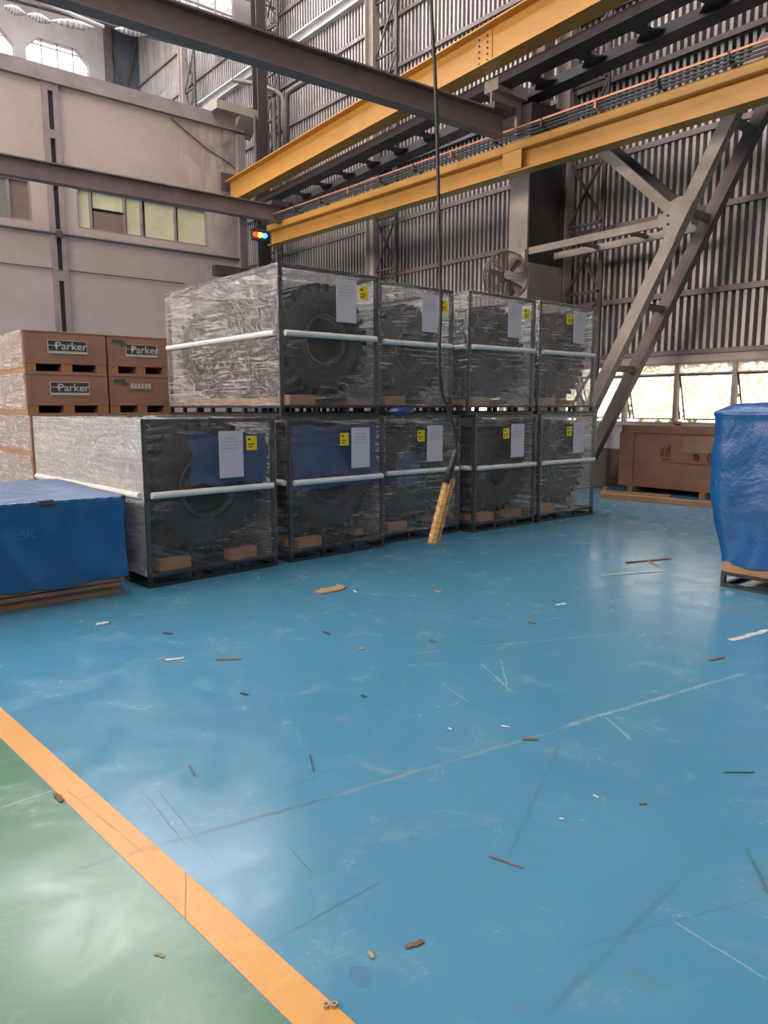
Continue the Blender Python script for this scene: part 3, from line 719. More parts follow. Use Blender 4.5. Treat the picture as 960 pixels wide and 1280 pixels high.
# ------------------------------------------------------------------ tyres and cages
def tyre_meshes():
    R0, W = .60, .96
    pr = [(.27,0.02),(.33,-.015),(.42,-.02),(.52,.0),(.575,.05),(.60,.12),(.605,W/2),(.60,W-.12),(.575,W-.05),(.52,W),(.42,W+.02),(.33,W+.015),(.27,W-.02),(.265,W-.12),(.5,W-.2),(.5,.2),(.265,.12)]
    b = MB(); b.lathe(pr, 'y', 48)
    lug = MB()
    for i in range(30):
        for sd in (0, 1):
            a0 = 2*math.pi*(i+.5*sd)/30; w_ = .085
            ys = [(.0, a0), (W*.27, a0+.07), (W*.5, a0+.16)] if not sd else [(W, a0), (W*.73, a0+.07), (W*.5, a0+.16)]
            k0 = len(lug.v)
            for (y_, a_) in ys:
                rr = .655 if abs(y_-W/2) < W*.4 else .645; rb = .59 if abs(y_-W/2) < W*.4 else .53
                yy = y_ if abs(y_-W/2) < W*.4 else (y_+.03 if not sd else y_-.03)
                for da, r_ in ((-w_*.5, rb), (-w_*.42, rr), (w_*.42, rr), (w_*.5, rb)):
                    lug.v.append((r_*math.cos(a_+da), yy, r_*math.sin(a_+da)))
            for s_ in range(2):
                for j in range(4):
                    l_ = (j+1) % 4; lug.face((k0+s_*4+j, k0+s_*4+l_, k0+s_*4+4+l_, k0+s_*4+4+j))
            lug.face((k0,k0+1,k0+2,k0+3)); lug.face((k0+11,k0+10,k0+9,k0+8))
    rim = MB(); rim.lathe([(.255,.0),(.285,-.02),(.30,-.01),(.285,.05),(.255,.05)], 'y', 40); rim.lathe([(.255,W-.05),(.285,W-.05),(.30,W+.01),(.285,W+.02),(.255,W)], 'y', 40)
    return b, lug, rim
b, lg, rm = tyre_meshes()
tyre0 = thing('tyre', 'x', 'tyre')
b.build('carcass', M['rubber'], tyre0, smooth=True); lg.build('tread_lugs', M['rubber'], tyre0); rm.build('bead', flat('bead_rubber', (.035,.035,.04), .4), tyre0, smooth=True)

CH = 1.45
CAGES = [  # x, y, z, yaw, width, depth, label, paper-side, film
    (2.33, 5.98, 0, R(4), 1.34, 2.6, 'wrapped cage nearest the camera in the bottom row, right of the blue tarped pallet', 0),
    (3.83, 6.10, 0, R(2.5), 1.27, 2.6, 'second wrapped cage of the bottom row, with blue polythene inside', 1),
    (5.17, 6.29, 0, 0, 1.24, 2.5, 'third wrapped cage of the bottom row, behind the hanging pendant', 1),
    (6.51, 6.14, 0, 0, 1.18, 2.6, 'fourth wrapped cage of the bottom row', 1),
    (7.77, 6.14, 0, 0, 1.25, 2.6, 'wrapped cage at the right end of the bottom row', 1),
    (3.77, 6.12, 1.45, 0, 1.22, 2.6, 'leftmost wrapped cage of the top row with its long side in view', 0),
    (5.12, 6.28, 1.45, 0, 1.14, 2.5, 'second wrapped cage of the top row, behind the hanging cable', 0),
    (6.38, 6.14, 1.452, 0, 1.22, 2.6, 'third wrapped cage of the top row, below the wall fan', 0),
    (7.69, 6.14, 1.452, 0, 1.24, 2.6, 'wrapped cage at the right end of the top row', 1),
]
def wrinkle(p, amp, sc, seed):
    return mnoise.noise(Vector((p[0]*sc+seed, p[1]*sc, p[2]*sc)))*amp
FRONT = ['film', 'film', 'film_b', 'film', 'film_b', 'film', 'film_b', 'film_b', 'film_b']
for ci, (cx, cy, cz, yaw, W, D, lab, ps) in enumerate(CAGES):
    t = thing('wrapped_cage', lab, 'crate', (cx, cy, cz), yaw, 'stretch-wrapped steel cages stacked in two rows')
    sk = .085
    m = MB(); f = .04
    # base skid: two closed rectangles and short uprights
    for z in (.0, sk):
        m.box(0,0,z,W,f,z+.03); m.box(0,D-f,z,W,D,z+.03); m.box(0,f,z,f,D-f,z+.03); m.box(W-f,f,z,W,D-f,z+.03)
        m.box(W/2-f/2,f,z,W/2+f/2,D-f,z+.03)
    for i in range(4):
        x = (W-f)*i/3
        for y in (0, D-f): m.box(x,y,.03,x+f,y+f,sk)
    for i in range(1, 7):
        y = (D-f)*i/7
        for x in (0, W-f): m.box(x,y,.03,x+f,y+f,sk)
    m.build('base_skid', M['black_steel'], t)
    for x, y in ((0,0),(W-f,0),(0,D-f),(W-f,D-f)):
        m = MB(); m.box(x,y,sk+.03,x+f,y+f,CH-.04); m.build('post', M['black_steel'], t)
    m = MB(); z = CH-.04
    m.box(0,0,z,W,f,z+.035); m.box(0,D-f,z,W,D,z+.035); m.box(0,f,z,f,D-f,z+.035); m.box(W-f,f,z,W,D-f,z+.035); m.build('top_frame', M['black_steel'], t)
    # foam covered middle rail round the cage
    zr = .80; rr = .029
    m = MB(); e = .018
    m.cyl((.05,-e,zr),(W-.05,-e,zr),rr,10); m.cyl((-e,.05,zr),(-e,D-.05,zr),rr,10); m.cyl((W-.004,.05,zr),(W-.004,D-.05,zr),.012,10)
    m.build('foam_rail', M['foam'], t, smooth=False)
    # timber chocks
    for x in ((.14, W-.50) if ci in (0, 3) else (.14,)):
        m = MB(); m.box(x,.06,sk+.032,x+.30,.16,sk+.13); m.build('chock', M['timber'], t)
    m = MB(); m.box(.1,.25,sk+.032,.22,D-.2,sk+.10); m.box(W-.22,.25,sk+.032,W-.1,D-.2,sk+.10); m.build('bearer', M['timber2'], t)
    # film, five panels joined at the corners
    sd = ci*7.3; m = MB(); g = .009
    z0, z1 = sk+.02, CH-.004
    def front(u, v):
        p = (u*W, 0, z0+(z1-z0)*v); pin = min(1, 8*min(u, 1-u))*min(1, 6*min(v, 1-v)); return (p[0], -g+pin*(wrinkle(p, .035, 3.1, sd)+wrinkle((p[0], 0, p[2]*2.2), .010, 13, sd)), p[2])
    def back(u, v):
        p = (u*W, D, z0+(z1-z0)*v); return (p[0], D+g, p[2])
    def left(u, v):
        p = (0, u*D, z0+(z1-z0)*v); pin = min(1, 10*min(u, 1-u))*min(1, 6*min(v, 1-v)); return (-g+pin*wrinkle(p, .04 if ci in (0, 5) else .008, 2.6, sd+2), p[1], p[2])
    def right(u, v):
        p = (W, u*D, z0+(z1-z0)*v); pin = min(1, 10*min(u, 1-u))*min(1, 6*min(v, 1-v)); return (W+g+pin*wrinkle(p, .008, 2.6, sd+4), p[1], p[2])
    def topf(u, v):
        p = (u*W, v*D, z1); return (u*(W+2*g)-g, v*(D+2*g)-g, z1+wrinkle(p, .012, 4, sd)*min(1, 8*min(u, 1-u))*min(1, 8*min(v, 1-v))-.003)
    m.cur = 0; m.grid(front, 40, 60); m.cur = 2; m.grid(back, 4, 4); m.cur = 1; m.grid(left, 30, 24); m.cur = 2; m.grid(right, 26, 20); m.cur = 2; m.grid(topf, 18, 28)
    fm = M[FRONT[ci]]; lm = M['film_thick'] if ci == 0 else (M['film_side'] if ci == 5 else fm)
    fo = m.build('stretch_film', [fm, lm, M['film_clear']], t, smooth=True, recalc=False)
    # document pocket and yellow label on the front
    px = (.52 if ci not in (1,) else .60)*W; lx_ = px+.29 if not ps else px-.15
    if ci in (2, 3, 4, 8): px = .52*W; lx_ = px-.15 if ps else px+.29
    pz = 1.33 if cz == 0 else 1.36
    m = MB(); m.box(px,-.052,pz-.42,px+.25,-.047,pz); pp = m.build('document_sheet', M['paper'], t)
    m = MB()
    for i, (a_, b_) in enumerate(((.07,.17),(.03,.21),(.03,.21),(.03,.19))): m.box(px+a_,-.0535,pz-.07-i*.03,px+b_,-.052,pz-.06-i*.03)
    m.build('print', M['ink'], pp)
    m = MB(); m.box(lx_,-.052,pz-.18,lx_+.11,-.047,pz-.05); yl = m.build('yellow_label', M['label_yellow'], t)
    m = MB(); m.box(lx_+.015,-.0535,pz-.09,lx_+.045,-.052,pz-.07); m.box(lx_+.015,-.0535,pz-.13,lx_+.08,-.052,pz-.12); m.box(lx_+.015,-.0535,pz-.155,lx_+.06,-.052,pz-.145); m.build('print', M['ink_dark'], yl)
    # tyres inside
    ca, sa = math.cos(yaw), math.sin(yaw)
    for j, yy in enumerate((.12, D-.12-.96)):
        lx2, ly2 = W/2, yy
        wxp = cx+lx2*ca-ly2*sa; wyp = cy+lx2*sa+ly2*ca
        sc_ = min(1, (W/2-.03)/.657)
        l2 = ('lugged black tyre in the front half of the ' if j == 0 else 'lugged black tyre in the rear half of the ')+['first bottom-row cage','second bottom-row cage','third bottom-row cage','fourth bottom-row cage','fifth bottom-row cage','first top-row cage','second top-row cage','third top-row cage','fourth top-row cage'][ci]+' from the left'
        loc = (wxp, wyp, cz+sk+.102+.657*sc_)
        if ci == 0 and j == 0: q = tyre0; q.location = loc; q.rotation_euler = (0,0,yaw); q['label'] = l2; q['group'] = 'tyres inside the wrapped cages'
        else: q = dup(tyre0, loc, yaw, l2, 'tyres inside the wrapped cages')
        q.scale = (sc_, 1, sc_)

# blue polythene lying over tyres in three of the bottom cages
def blob(name, lab, x0, x1, z0, z1, y, seed, th=.05):
    t = MB()
    def fn(u, v, s=0):
        x = x0+(x1-x0)*u; z = z0+(z1-z0)*v
        return (x+mnoise.noise(Vector((v*4+seed, s, 0)))*.05, y+s+mnoise.noise(Vector((x*5+seed, z*5, 0)))*.018, z+mnoise.noise(Vector((u*4, seed, 0)))*.05)
    t.grid(lambda u, v: fn(u, v), 16, 12)
    return tag(t.build(name, M['blue_bag'], smooth=True, recalc=False), lab, 'sheet')
blob('polythene_sheet', 'blue polythene sheet inside the bottom-row cage nearest the camera', 2.80,3.58,.84,1.30,6.085,1.0)
blob('polythene_sheet', 'wide blue polythene sheet inside the second bottom-row cage', 3.93,5.0,.72,1.36,6.19,4.0)
blob('polythene_sheet', 'small blue polythene sheet inside the third bottom-row cage', 5.45,5.85,.62,1.02,6.365,8.0)
m = MB()
def bl(u, v):
    th_ = u*2*math.pi; ph = v*math.pi; r_ = 1+.25*mnoise.noise(Vector((math.cos(th_)*1.5, math.sin(th_)*1.5, v*4)))
    return (5.35+.19*r_*math.sin(ph)*math.cos(th_), 6.17+.09*r_*math.sin(ph)*math.sin(th_), 1.50+.045*math.cos(ph))
m.grid(bl, 20, 10); tag(m.build('crumpled_bag', M['blue_bag'], smooth=True), 'crumpled blue plastic bag poking out between the two cage rows', 'bag')

# ------------------------------------------------------------------ text helper
def text(name, s, size, mat, parent, loc, rot=(R(90),0,0), off=.0, ext=.002, sx=1):
    cu = bpy.data.curves.new('txt', 'FONT'); cu.body = s; cu.size = size; cu.offset = off; cu.extrude = ext
    cu.align_x = 'CENTER'; cu.align_y = 'CENTER'
    to = bpy.data.objects.new('txt', cu); COL.objects.link(to)
    dg = bpy.context.evaluated_depsgraph_get(); dg.update()
    me = bpy.data.meshes.new_from_object(to.evaluated_get(dg)); bpy.data.objects.remove(to)
    me.materials.clear(); me.materials.append(mat)
    o = link(name, me, parent); o.location = loc; o.rotation_euler = rot; o.scale = (sx, 1, 1); return o

# ------------------------------------------------------------------ plywood boxes on pallets
TH = .485
def plybox(x, y, z, W, D, lab, logo, filmed, lowlogo=False, film_front=False):
    t = thing('plywood_box', lab, 'box', (x, y, z), 0, 'plywood boxes stacked behind the wrapped cages')
    ph = .105
    m = MB(); m.box(0,0,0,W,D,.018); m.build('bottom_board', M['ply'], t)
    for i in range(3):
        bx = (W-.12)*i/2; m = MB(); m.box(bx,.0,.018,bx+.12,D,ph); m.build('bearer', M['timber2'], t)
    m = MB(); m.box(0,0,ph,W,D,TH-.022); m.build('body', M['ply'], t, bevel=.004)
    m = MB(); m.box(-.005,-.005,TH-.022,W+.005,D+.005,TH-.002); m.build('lid', M['ply'], t, bevel=.003)
    for x_ in (0, W-.05):
        m = MB(); m.box(x_,-.008,ph,x_+.05,0,TH-.03); m.build('corner_batten', M['ply'], t)
    lx0 = W*.52
    if logo:
        hw = .225 if logo == 1 else .2
        m = MB(); m.box(lx0-hw,-.012,TH*.47,lx0+hw,-.008,TH*.47+.155); pl_ = m.build('logo_panel', M['logo_white'], t)
        m = MB(); m.box(lx0-hw+.008,-.014,TH*.47+.03,lx0+hw-.008,-.012,TH*.47+.148); m.build('logo_ground', M['logo_dark'], pl_)
        text('lettering', 'Parker', .125, M['logo_white'], pl_, (lx0+.04,-.015,TH*.47+.085), off=.0012, sx=1.08)
        m = MB(); m.box(lx0-hw+.01,-.0165,TH*.47+.088,lx0-hw+.11,-.014,TH*.47+.096); m.box(lx0-hw+.08,-.0168,TH*.47+.07,lx0-hw+.10,-.014,TH*.47+.115); m.build('logo_bar', M['logo_white'], pl_)
    if lowlogo:
        m = MB(); m.box(lx0-.18,-.012,TH*.62,lx0+.12,-.008,TH*.62+.10); q_ = m.build('stencil_panel', stained('pale_stencil', (.38,.26,.18), (.3,.2,.13), 9, .7), t)
        m = MB()
        for i in range(6): m.box(lx0-.16+i*.045,-.014,TH*.62+.02,lx0-.13+i*.045,-.012,TH*.62+.08)
        m.build('stencil_marks', M['logo_white'], q_)
    if lowlogo or logo == 2:
        m = MB(); m.box(.06,-.012,TH-.09,.2,-.0085,TH-.055); m.box(.16,-.012,TH-.125,.24,-.0085,TH-.10); m.build('green_stencil', M['green_stencil'], t)
    if filmed:
        m = MB(); sdd = z*9
        m.grid(lambda u, v: (-.014+wrinkle((0,u*D,v*TH), .02, 6, sdd), u*D, .06+v*(TH-.06)), 14, 10)
        m.build('film_wrap', M['film_box'], t, smooth=True, recalc=False)
    return t
names = ['topmost','second from the top','middle','second from the bottom','bottom']
for i in range(5):
    z = TH*(4-i); j = 0
    plybox(2.25+(.0 if i < 2 else .02), 9.2, z, .93, 2.0, 'plywood pallet box in the left stack, %s of five' % names[i], 1 if i < 2 else 0, True)
    plybox(3.21, 9.22, z, .82, 1.1, 'plywood pallet box in the right stack, %s of five' % names[i], 2 if i == 0 else 0, False, lowlogo=(i == 1))

# ------------------------------------------------------------------ left tarpaulin-covered pallet
t = thing('tarped_pallet', 'low pallet load covered in blue tarpaulin at the left edge', 'pallet load', (0, 0, 0))
TX0, TX1, TY0, TY1, TZ = -.9, 2.12, 5.93, 7.75, .83
m = MB()
for i in range(4): m.box(TX0+.02, TY0+.10+i*.5, .0, TX1-.04, TY0+.20+i*.5, .09)
m.build('bearer', M['timber'], t)
m = MB(); m.box(TX0+.02,TY0+.03,.075,TX1-.03,TY1-.03,.105); m.build('lower_deck', M['timber2'], t)
m = MB(); m.box(TX0+.01,TY0+.0,.125,TX1-.02,TY1-.02,.215); m.build('upper_deck', M['timber2'], t)
m = MB(); m.box(TX0+.08,TY0+.08,.215,TX1-.08,TY1-.08,TZ-.03); m.build('load', M['ply'], t)
m = MB()
def tf(u, v):
    x = TX0+(TX1-TX0)*u; z = .17+(TZ-.17)*v
    e = (1-v)**.7
    fold = .028*math.sin(x*9+2.3*z*3+3*mnoise.noise(Vector((x, z, 9))))*e+.045*mnoise.noise(Vector((x*1.7+z*1.2, z*1.5, 3)))+.012*mnoise.noise(Vector((x*6, z*5, 1)))
    hem = .012 if v > .85 else 0
    return (x, TY0-.015-abs(fold)*1.3*min(1, (1-v)*8+.1)-hem, z+(.02*math.sin(x*3)*(1-v)))
def tr_(u, v):
    y = TY0+(TY1-TY0)*u; z = .17+(TZ-.17)*v
    return (TX1+.015+.025*math.sin(y*8)*(1-v)+.03*mnoise.noise(Vector((y*2, z*2, 5))), y, z)
def tt_(u, v):
    x = TX0+(TX1-TX0)*u; y0_ = tf(u, 1)[1]; y = y0_+(TY1-y0_)*v
    x1_ = tr_(v, 1)[0]; x = TX0+(x1_-TX0)*u
    e = min(1, 6*min(u, 1-u, v, 1-v)*2); return (x, y, TZ+e*(.02*mnoise.noise(Vector((x*2, y*2, 8)))+.012*mnoise.noise(Vector((x*9, y*9, 2))))+.006*math.sin(x*3)*0)
m.grid(tf, 90, 30); m.grid(tr_, 40, 20); m.grid(tt_, 60, 50)
m.grid(lambda u, v: (tf(0, v)[0], TY0+(TY1-TY0)*u, .17+(TZ-.17)*v), 4, 4)
bm = bmesh.new(); me_ = m.mesh('tmp', M['tarp'], True); bm.from_mesh(me_); bmesh.ops.remove_doubles(bm, verts=bm.verts, dist=.012); bm.to_mesh(me_); bm.free()
cov = link('tarpaulin', me_, t)
m = MB(); m.grid(lambda u, v: (TX0+(TX1-TX0)*u, TY0-.015-.01*mnoise.noise(Vector((u*20, v*3, 0))), .0+.22*v), 60, 4); m.grid(lambda u, v: (TX1+.02, TY0-.04+.8*u, .0+.2*v), 8, 4)
m.build('film_skirt', M['film_skirt'], t, smooth=True, recalc=False)
text('faint_lettering', 'cSK', .10, flat('faint_print', (.03,.16,.36), .5), t, (P(30,672,1,5.85).x, TY0-.105, .60))
m = MB(); q = P(57,620,1,5.9); m.box(q.x-.06, TY0-.06, TZ-.02, q.x+.05, TY0+.01, TZ+.012); m.build('tape_patch', M['pipe'], t)
t = thing('black_bundle', 'flat dark bundle lying behind the blue tarped pallet at the left edge', 'bundle', (1.1, 8.25, 0))
m = MB(); m.box(-.6,0,0,.55,.5,.80); m.build('wrapped_load', M['tarp'], t, bevel=.02); m = MB(); m.box(-.62,-.02,.80,.57,.52,.86); m.build('dark_cover', M['black_steel'], t, bevel=.02)

# ------------------------------------------------------------------ right tarpaulin-covered pallet
t = thing('tarped_pallet', 'tall load under glossy blue tarpaulin on a steel skid at the right edge', 'pallet load', (6.2, 1.2, 0))
RW, RD = 1.3, 1.7
m = MB(); f = .035
for z in (0, .105):
    m.box(0,0,z,RW,f,z+.03); m.box(0,RD-f,z,RW,RD,z+.03); m.box(0,f,z,f,RD-f,z+.03); m.box(RW-f,f,z,RW,RD-f,z+.03)
for y in (0, RD*.33, RD*.66, RD-f):
    for x in (0, RW-f): m.box(x,y,.03,x+f,y+f,.105)
m.build('steel_skid', M['black_steel'], t)
m = MB(); m.box(0,0,.135,RW,RD,.225); m.build('timber_deck', M['timber2'], t, bevel=.004)
m = MB(); m.box(.06,.06,.225,RW-.06,RD-.06,1.52); m.build('load', M['ply'], t)
RH = 1.57
m = MB()
pl_ = []
NU, NV = 120, 60
def ring(u, v):
    # rounded rectangle round the load; v from bottom to top, then closing over the top
    per = 2*(RW+RD); s_ = u*per
    if s_ < RD: x, y, nx, ny = 0, RD-s_, -1, 0
    elif s_ < RD+RW: x, y, nx, ny = s_-RD, 0, 0, -1
    elif s_ < 2*RD+RW: x, y, nx, ny = RW, s_-RD-RW, 1, 0
    else: x, y, nx, ny = RW-(s_-2*RD-RW), RD, 0, 1
    z = .21+(RH-.21)*v
    bb = min(1, v/.5); bul = bb*bb*(3-2*bb)*(1-max(0, (v-.95)/.05)*.9)
    cr_ = min(abs(x-0)+abs(y-RD), 9)
    amp = .02*bul+ (.09*bul*math.exp(-cr_/.2))
    fold = .03*mnoise.noise(Vector((x*2.4+1, y*2.4, z*1.3)))+.018*math.sin((x+y)*14+z*3)*(.3+.7*(1-v))+.014*mnoise.noise(Vector((x*7, y*7, z*5)))
    d_ = amp+fold+.012+(.012 if v > .93 else 0)
    cx_, cy_ = x-RW/2, y-RD/2; l_ = math.hypot(cx_, cy_)
    ex = nx*(1-math.exp(-cr_/.1))+(cx_/l_)*math.exp(-cr_/.1); ey = ny*(1-math.exp(-cr_/.1))+(cy_/l_)*math.exp(-cr_/.1)
    tp_ = max(0, (v-.955)/.045)
    return Vector((x+ex*d_-cx_*.05*tp_, y+ey*d_-cy_*.05*tp_, z+.015*mnoise.noise(Vector((x*3, y*3, 0)))))
m.grid(lambda u, v: ring(u % 1.0, v), NU, NV)
def rtop(u, v):
    a = ring(u % 1.0, 1.0); c_ = Vector((RW/2, RD/2, RH+.03)); p_ = a.lerp(c_, v); p_.z += .012*mnoise.noise(Vector((p_.x*5, p_.y*5, 2)))*min(1, v*5); return p_
m.grid(rtop, NU, 14)
me_ = m.mesh('tarpaulin', M['tarp_r'], True); bm = bmesh.new(); bm.from_mesh(me_); bmesh.ops.remove_doubles(bm, verts=bm.verts, dist=.002); bmesh.ops.recalc_face_normals(bm, faces=bm.faces); bm.to_mesh(me_); bm.free()
link('tarpaulin', me_, t)

# ------------------------------------------------------------------ plywood crate and timbers by the windows
t = thing('plywood_crate', 'long shallow plywood crate with stencilled marks under the windows', 'crate', (12.02, 4.3, 0))
PL = 7.63-4.3
m = MB(); m.box(.02,0,.10,.42,PL,1.2); m.build('body', M['ply2'], t, bevel=.004)
m = MB(); m.box(-.0,0,1.08,.02,PL,1.21); m.build('top_batten', M['ply2'], t)
m = MB(); m.box(-.0,PL-.26,.10,.02,PL+.03,1.08); m.build('side_batten', M['ply2'], t)
m = MB(); m.box(.005,.3,.58,.02,PL-.9,.60); m.build('joint_batten', M['timber2'], t)
m = MB(); m.box(.01,PL-1.9,.76,.02,PL-1.2,1.04); m.build('label_panel', wood('pale_ply', (.45,.27,.17), (.38,.2,.12)), t)
def tx(s_, sz, y, z, r=0): text('stencil_mark', s_, sz, M['brown_print'], t, (.0, y, z), (R(90), r, R(-90)))
tx('7RU', .12, PL-.93, .78, R(90)); tx('704', .11, PL-.82, .76, R(90)); tx('FRAGILE', .035, PL-.9, .62)
for y_, r_ in ((PL-1.45,.04),(PL-1.75,.1),(PL-1.75,.04)):
    m = MB(); m.tube([(.003, y_+r_*math.cos(R(a_*20)), .69+r_*math.sin(R(a_*20))) for a_ in range(18)], .008 if r_ > .05 else .014, 5, True); m.build('stencil_ring', M['brown_print'], t)
for z_ in (0,):
    m = MB(); m.box(-.05,.1,.0,.42,.2,.1); m.box(-.05,PL-.3,0,.42,PL-.2,.1); m.box(-.05,PL/2,0,.42,PL/2+.1,.1); m.build('bearer', M['timber'], t)
def plank(a, b, w_, h_, z, lab):
    a = Vector((*F(*a), z)); b = Vector((*F(*b), z)); m = MB(); m.bar((0,0,0), b-a, w_, h_, du=h_/2); o = m.build('timber_plank', M['timber2'], bevel=.004); o.location = a; tag(o, lab, 'plank')
plank((750,622),(905,636),.10,.09,0,'orange brown timber plank on the floor in front of the plywood crate')
plank((752,618),(838,624),.09,.07,.001,'short timber plank behind the longer one beside the wrapped cages')
o = MB(); o.box(-.04,-.04,0,.04,.04,.10); q = o.build('timber_offcut', M['timber'], bevel=.004); q.location = (*F(757,616), 0); tag(q, 'small timber offcut beside the last wrapped cage', 'offcut')
o = MB(); o.box(-.05,-.06,0,.05,.06,.05); q = o.build('wood_block', M['timber'], bevel=.004); q.location = (12.44, P(849,529,0,12.5).y, 1.24); tag(q, 'small wood block on the window sill above the plywood crate', 'block')

# ------------------------------------------------------------------ hanging crane pendant
PY = 3.3
c0 = [(538,-140),(539,0),(544,100),(547,200),(549,300),(551,380),(549,440),(551,485),(560,510),(567,535),(570,560),(566,585),(560,604)]
t = thing('pendant_control', 'crane pendant control wrapped in orange brown film on a black cable', 'pendant', P(560,600,1,PY))
org = P(560,600,1,PY)
import itertools
def smooth_pts(pp, n=5):
    out = []
    for i in range(len(pp)-1):
        p0 = pp[max(i-1,0)]; p1 = pp[i]; p2 = pp[i+1]; p3 = pp[min(i+2,len(pp)-1)]
        for k_ in range(n):
            s_ = k_/n; out.append(.5*((2*p1)+(p2-p0)*s_+(2*p0-5*p1+4*p2-p3)*s_*s_+(3*p1-p0-3*p2+p3)*s_**3))
    out.append(pp[-1]); return out
top_z = 6.4
pts = [P(u, v, 1, PY)-org for u, v in c0]; up0 = pts[0].copy(); up0.z = 13.0-org.z; up0.x += .05
m = MB(); m.tube([up0]+smooth_pts(pts), .0105, 8); m.build('cable', M['cable'], t, smooth=True)
c1 = [(548,410),(551,470),(557,505),(571,540),(574,560),(564,590),(563,602)]
m = MB(); m.tube(smooth_pts([P(u, v, 1, PY+.02)-org for u, v in c1]), .008, 8); m.build('second_cable', M['cable'], t, smooth=True)
m = MB(); a = P(574,555,1,PY)-org; b = P(557,604,1,PY)-org; m.cyl(a, b, .018, 10, .026); m.build('cable_sleeve', M['cable'], t, smooth=True)
a = P(562,598,1,PY)-org; b = P(541,681,1,PY)-org
wrapm, n, p, o_ = newmat('amber_wrapped_plastic'); v = coords(n, (1,1,4)); s_ = nz(n, v, 14, 5, .7, 1)
n.links.new(mixc(n, mr(n, s_, .3, .7, 0, 1), (.62,.36,.11), (.20,.09,.03)), p.inputs['Base Color']); p.inputs['Roughness'].default_value = .25
n.links.new(bump(n, s_, .6, .01), p.inputs['Normal'])
ax = (b-a).normalized(); sdx = rt.copy(); sdx = (sdx-ax*sdx.dot(ax)).normalized(); dpt = ax.cross(sdx)
m = MB(); m.bar(a, b, .052, .05, tuple(dpt)); m.build('housing', wrapm, t, bevel=.012)
for i in range(7):
    q = a+(b-a)*((i+.7)/7.6)-dpt*.0; m = MB()
    m.cyl(q-sdx*.026, q-sdx*.034, .012, 10, .010); m.build('push_button', flat('amber_button', (.62,.38,.12), .3) if i == 0 else bpy.data.materials['amber_button'], t)
m = MB()
q0 = a+sdx*.028; q1 = b+sdx*.028; m.tube([q0+(q1-q0)*(i/14)+sdx*(.005*math.sin(i*2.2)) for i in range(15)], .012, 6); m.build('film_roll_edge', wrapm, t, smooth=True)
m = MB(); q0 = a-sdx*.022-dpt*.02; q1 = b-sdx*.022-dpt*.02; m.tube([q0+(q1-q0)*(i/14)+sdx*(.004*math.sin(i*3.1)) for i in range(15)], .014, 6); m.build('film_roll_edge', wrapm, t, smooth=True)

# ------------------------------------------------------------------ litter on the floor
random.seed(21)
LM = {'white': stained('white_scrap', (.7,.69,.66), (.5,.48,.45), 20, .7), 'brown': stained('brown_scrap', (.23,.12,.06), (.15,.08,.04), 20, .7),
      'tan': stained('tan_scrap', (.48,.33,.17), (.36,.24,.12), 20, .7), 'dark': stained('dark_scrap', (.04,.045,.05), (.03,.03,.03), 20, .7), 'green': stained('green_tape', (.01,.13,.08), (.01,.1,.06), 20, .4)}
def scrap(u0, v0, u1, v1, wd, mt, lab, nm='scrap', cat='litter', h=.008, curl=.3):
    wd *= .75; h *= .6
    a = Vector((*F(u0, v0), 0)); b = Vector((*F(u1, v1), 0)); L = (b-a); n_ = 6; s_ = Vector((-L.y, L.x, 0)).normalized()
    m = MB(); top = []; bot_ = []
    for i in range(n_+1):
        f_ = i/n_; w_ = wd*(.55+.45*math.sin(math.pi*(.15+.7*f_)))*random.uniform(.8, 1.15)
        c_ = L*f_+s_*wd*random.uniform(-.2, .2); z = .0015+h*random.uniform(.1, 1)*curl
        for sg in (-1, 1): m.v.append(tuple(c_+s_*(sg*w_/2)+Vector((0,0,z+h*.5+(h*curl if sg > 0 else 0)))))
        for sg in (-1, 1): m.v.append(tuple(c_+s_*(sg*w_/2)+Vector((0,0,.0005+.0022))))
    for i in range(n_):
        k_ = i*4; m.face((k_,k_+1,k_+5,k_+4)); m.face((k_+2,k_+6,k_+7,k_+3)); m.face((k_,k_+4,k_+6,k_+2)); m.face((k_+1,k_+3,k_+7,k_+5))
    m.face((0,2,3,1)); e_ = n_*4; m.face((e_,e_+1,e_+3,e_+2))
    o = m.build(nm, LM[mt]); o.location = a; return tag(o, lab, cat)
scrap(398,742,428,734,.16,'tan','crumpled beige paper on the blue floor in front of the second cage','paper_scrap','paper',.03)
scrap(400,741,415,740,.10,'white','white paper flap beside the crumpled beige paper','paper_scrap','paper',.01)
scrap(914,801,965,787,.07,'white','white paper strip on the floor at the right edge','paper_strip','paper',.004,.1)
scrap(207,826,230,823,.035,'white','small white scrap left of centre on the blue floor','paper_scrap','paper')
scrap(270,825,302,824,.03,'brown','pair of flat brown flakes right of the small white scrap')
scrap(695,757,707,755,.04,'white','tiny white scrap in the middle distance of the blue floor','paper_scrap','paper')
scrap(752,720,830,714,.03,'white','long thin pale strip lying across the bright floor reflection','strip','strip',.01)
scrap(782,704,838,699,.03,'brown','torn brown strip beyond the long pale strip','strip','strip',.02)
scrap(808,700,822,708,.04,'tan','tan shred on the torn brown strip')
scrap(121,782,136,779,.05,'white','white crumb on the floor in front of the left tarped pallet','paper_scrap','paper',.02)
scrap(204,792,215,793,.025,'dark','curled dark shaving near the left tarped pallet','shaving','shaving',.012)
scrap(387,944,392,965,.006,'dark','curved dark wire offcut on the blue floor left of centre','wire_offcut','wire')
scrap(236,957,243,971,.006,'brown','short brown wire offcut above the dark scratches','wire_offcut','wire')
scrap(611,1071,655,1086,.008,'brown','thin brown stick in the lower middle of the floor','stick','stick',.006)
scrap(506,1185,530,1178,.022,'brown','striped brown wood chip near the bottom of the floor','wood_chip','wood chip')
scrap(461,1192,467,1199,.014,'tan','tan stone near the yellow line at the bottom','pebble','stone',.012)
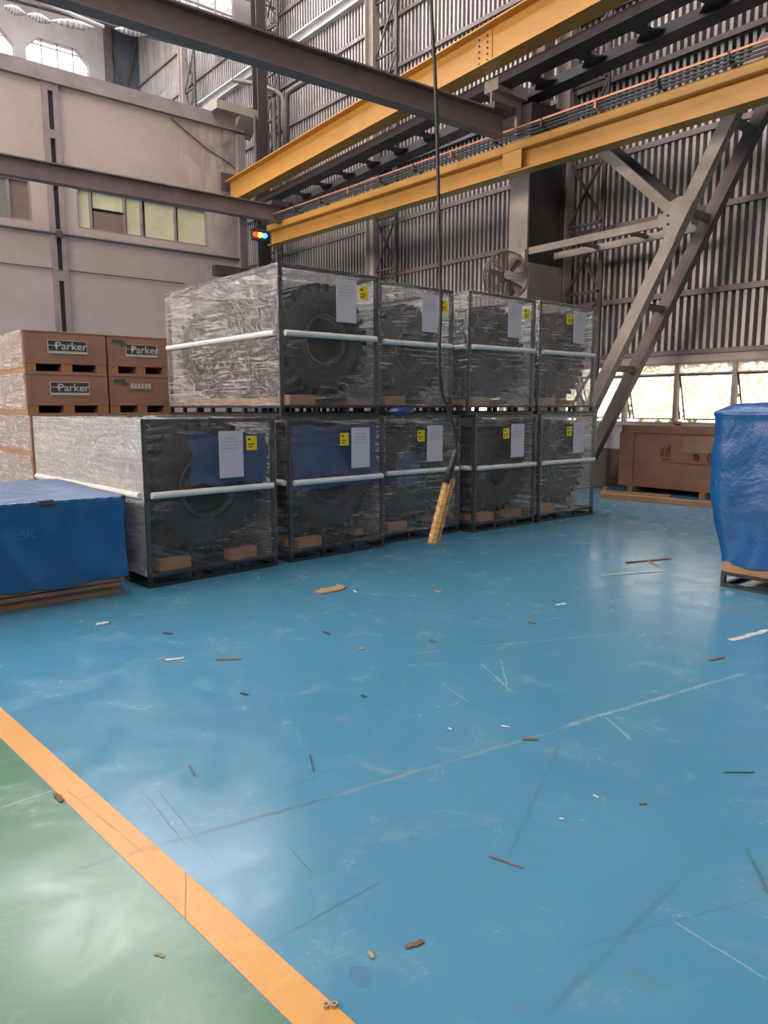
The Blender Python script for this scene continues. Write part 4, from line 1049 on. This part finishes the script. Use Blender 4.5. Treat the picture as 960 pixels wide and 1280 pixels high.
scrap(905,966,943,966,.012,'green','dark green tape strip at the right edge','tape_strip','tape',.004)
scrap(653,925,672,925,.025,'brown','brown leaf fragment on the long pale scuff line','leaf','leaf')
scrap(68,994,78,1003,.022,'brown','dry brown leaf on the green floor beside the yellow line','leaf','leaf',.015)
scrap(799,1006,808,1005,.018,'brown','brown leaf fragment right of centre','leaf','leaf')
scrap(193,1193,206,1197,.012,'tan','pale brown chip on the green floor','wood_chip','wood chip',.005)
scrap(627,908,637,910,.014,'white','white crumb just above the long scuff line')
scrap(699,1024,705,1025,.012,'white','white crumb below and right of centre')
scrap(742,995,748,998,.01,'white','white fleck above the white crumb right of centre')
scrap(441,738,446,741,.02,'white','small white crumb beside the crumpled beige paper')
scrap(543,738,552,741,.04,'tan','tan crumb below the pendant')
scrap(404,790,412,793,.03,'dark','dark flake left of centre in the middle distance')
scrap(448,812,456,811,.025,'tan','tan flake in the middle distance left of centre')
scrap(537,800,543,803,.03,'brown','brown flake in the middle distance right of the tan one')
scrap(300,867,310,869,.02,'dark','dark flake above the middle of the left floor')
scrap(451,870,458,872,.022,'dark','dark speck of grit at the centre of the floor')
scrap(560,911,565,913,.014,'white','white fleck right of the curved wire offcut')
scrap(886,826,905,822,.03,'brown','brown smear of cardboard below the white paper strip')
scrap(660,778,668,780,.03,'brown','small brown flake beyond the centre of the floor')
# pair of nuts on the yellow line
for u_, v_, lab in ((408,1259,'left steel nut lying on the yellow line'), (418,1258,'right steel nut lying on the yellow line')):
    q = F(u_, v_); t = MB(); t.lathe([(.004,0),(.0095,0),(.0095,.008),(.004,.008)], 'z', 6); o = t.build('steel_nut', M['pale_steel']); o.location = (*q, .0024); tag(o, lab, 'nut', 'nuts on the yellow line')
# dark stain lies in the paint: one more floor part
st = MB(); c_ = F(450, 1220)
st.prism([(c_[0]+.03*math.cos(a_*.5)*(1+.2*math.sin(a_*1.7)), c_[1]+.04*math.sin(a_*.5)*(1+.15*math.cos(a_*2.1))) for a_ in range(12)], 2, -.001, .0006)
sm_ = flat('dull_blue_stain', (.05,.18,.30), .5); st.build('oil_stain', sm_, floor)
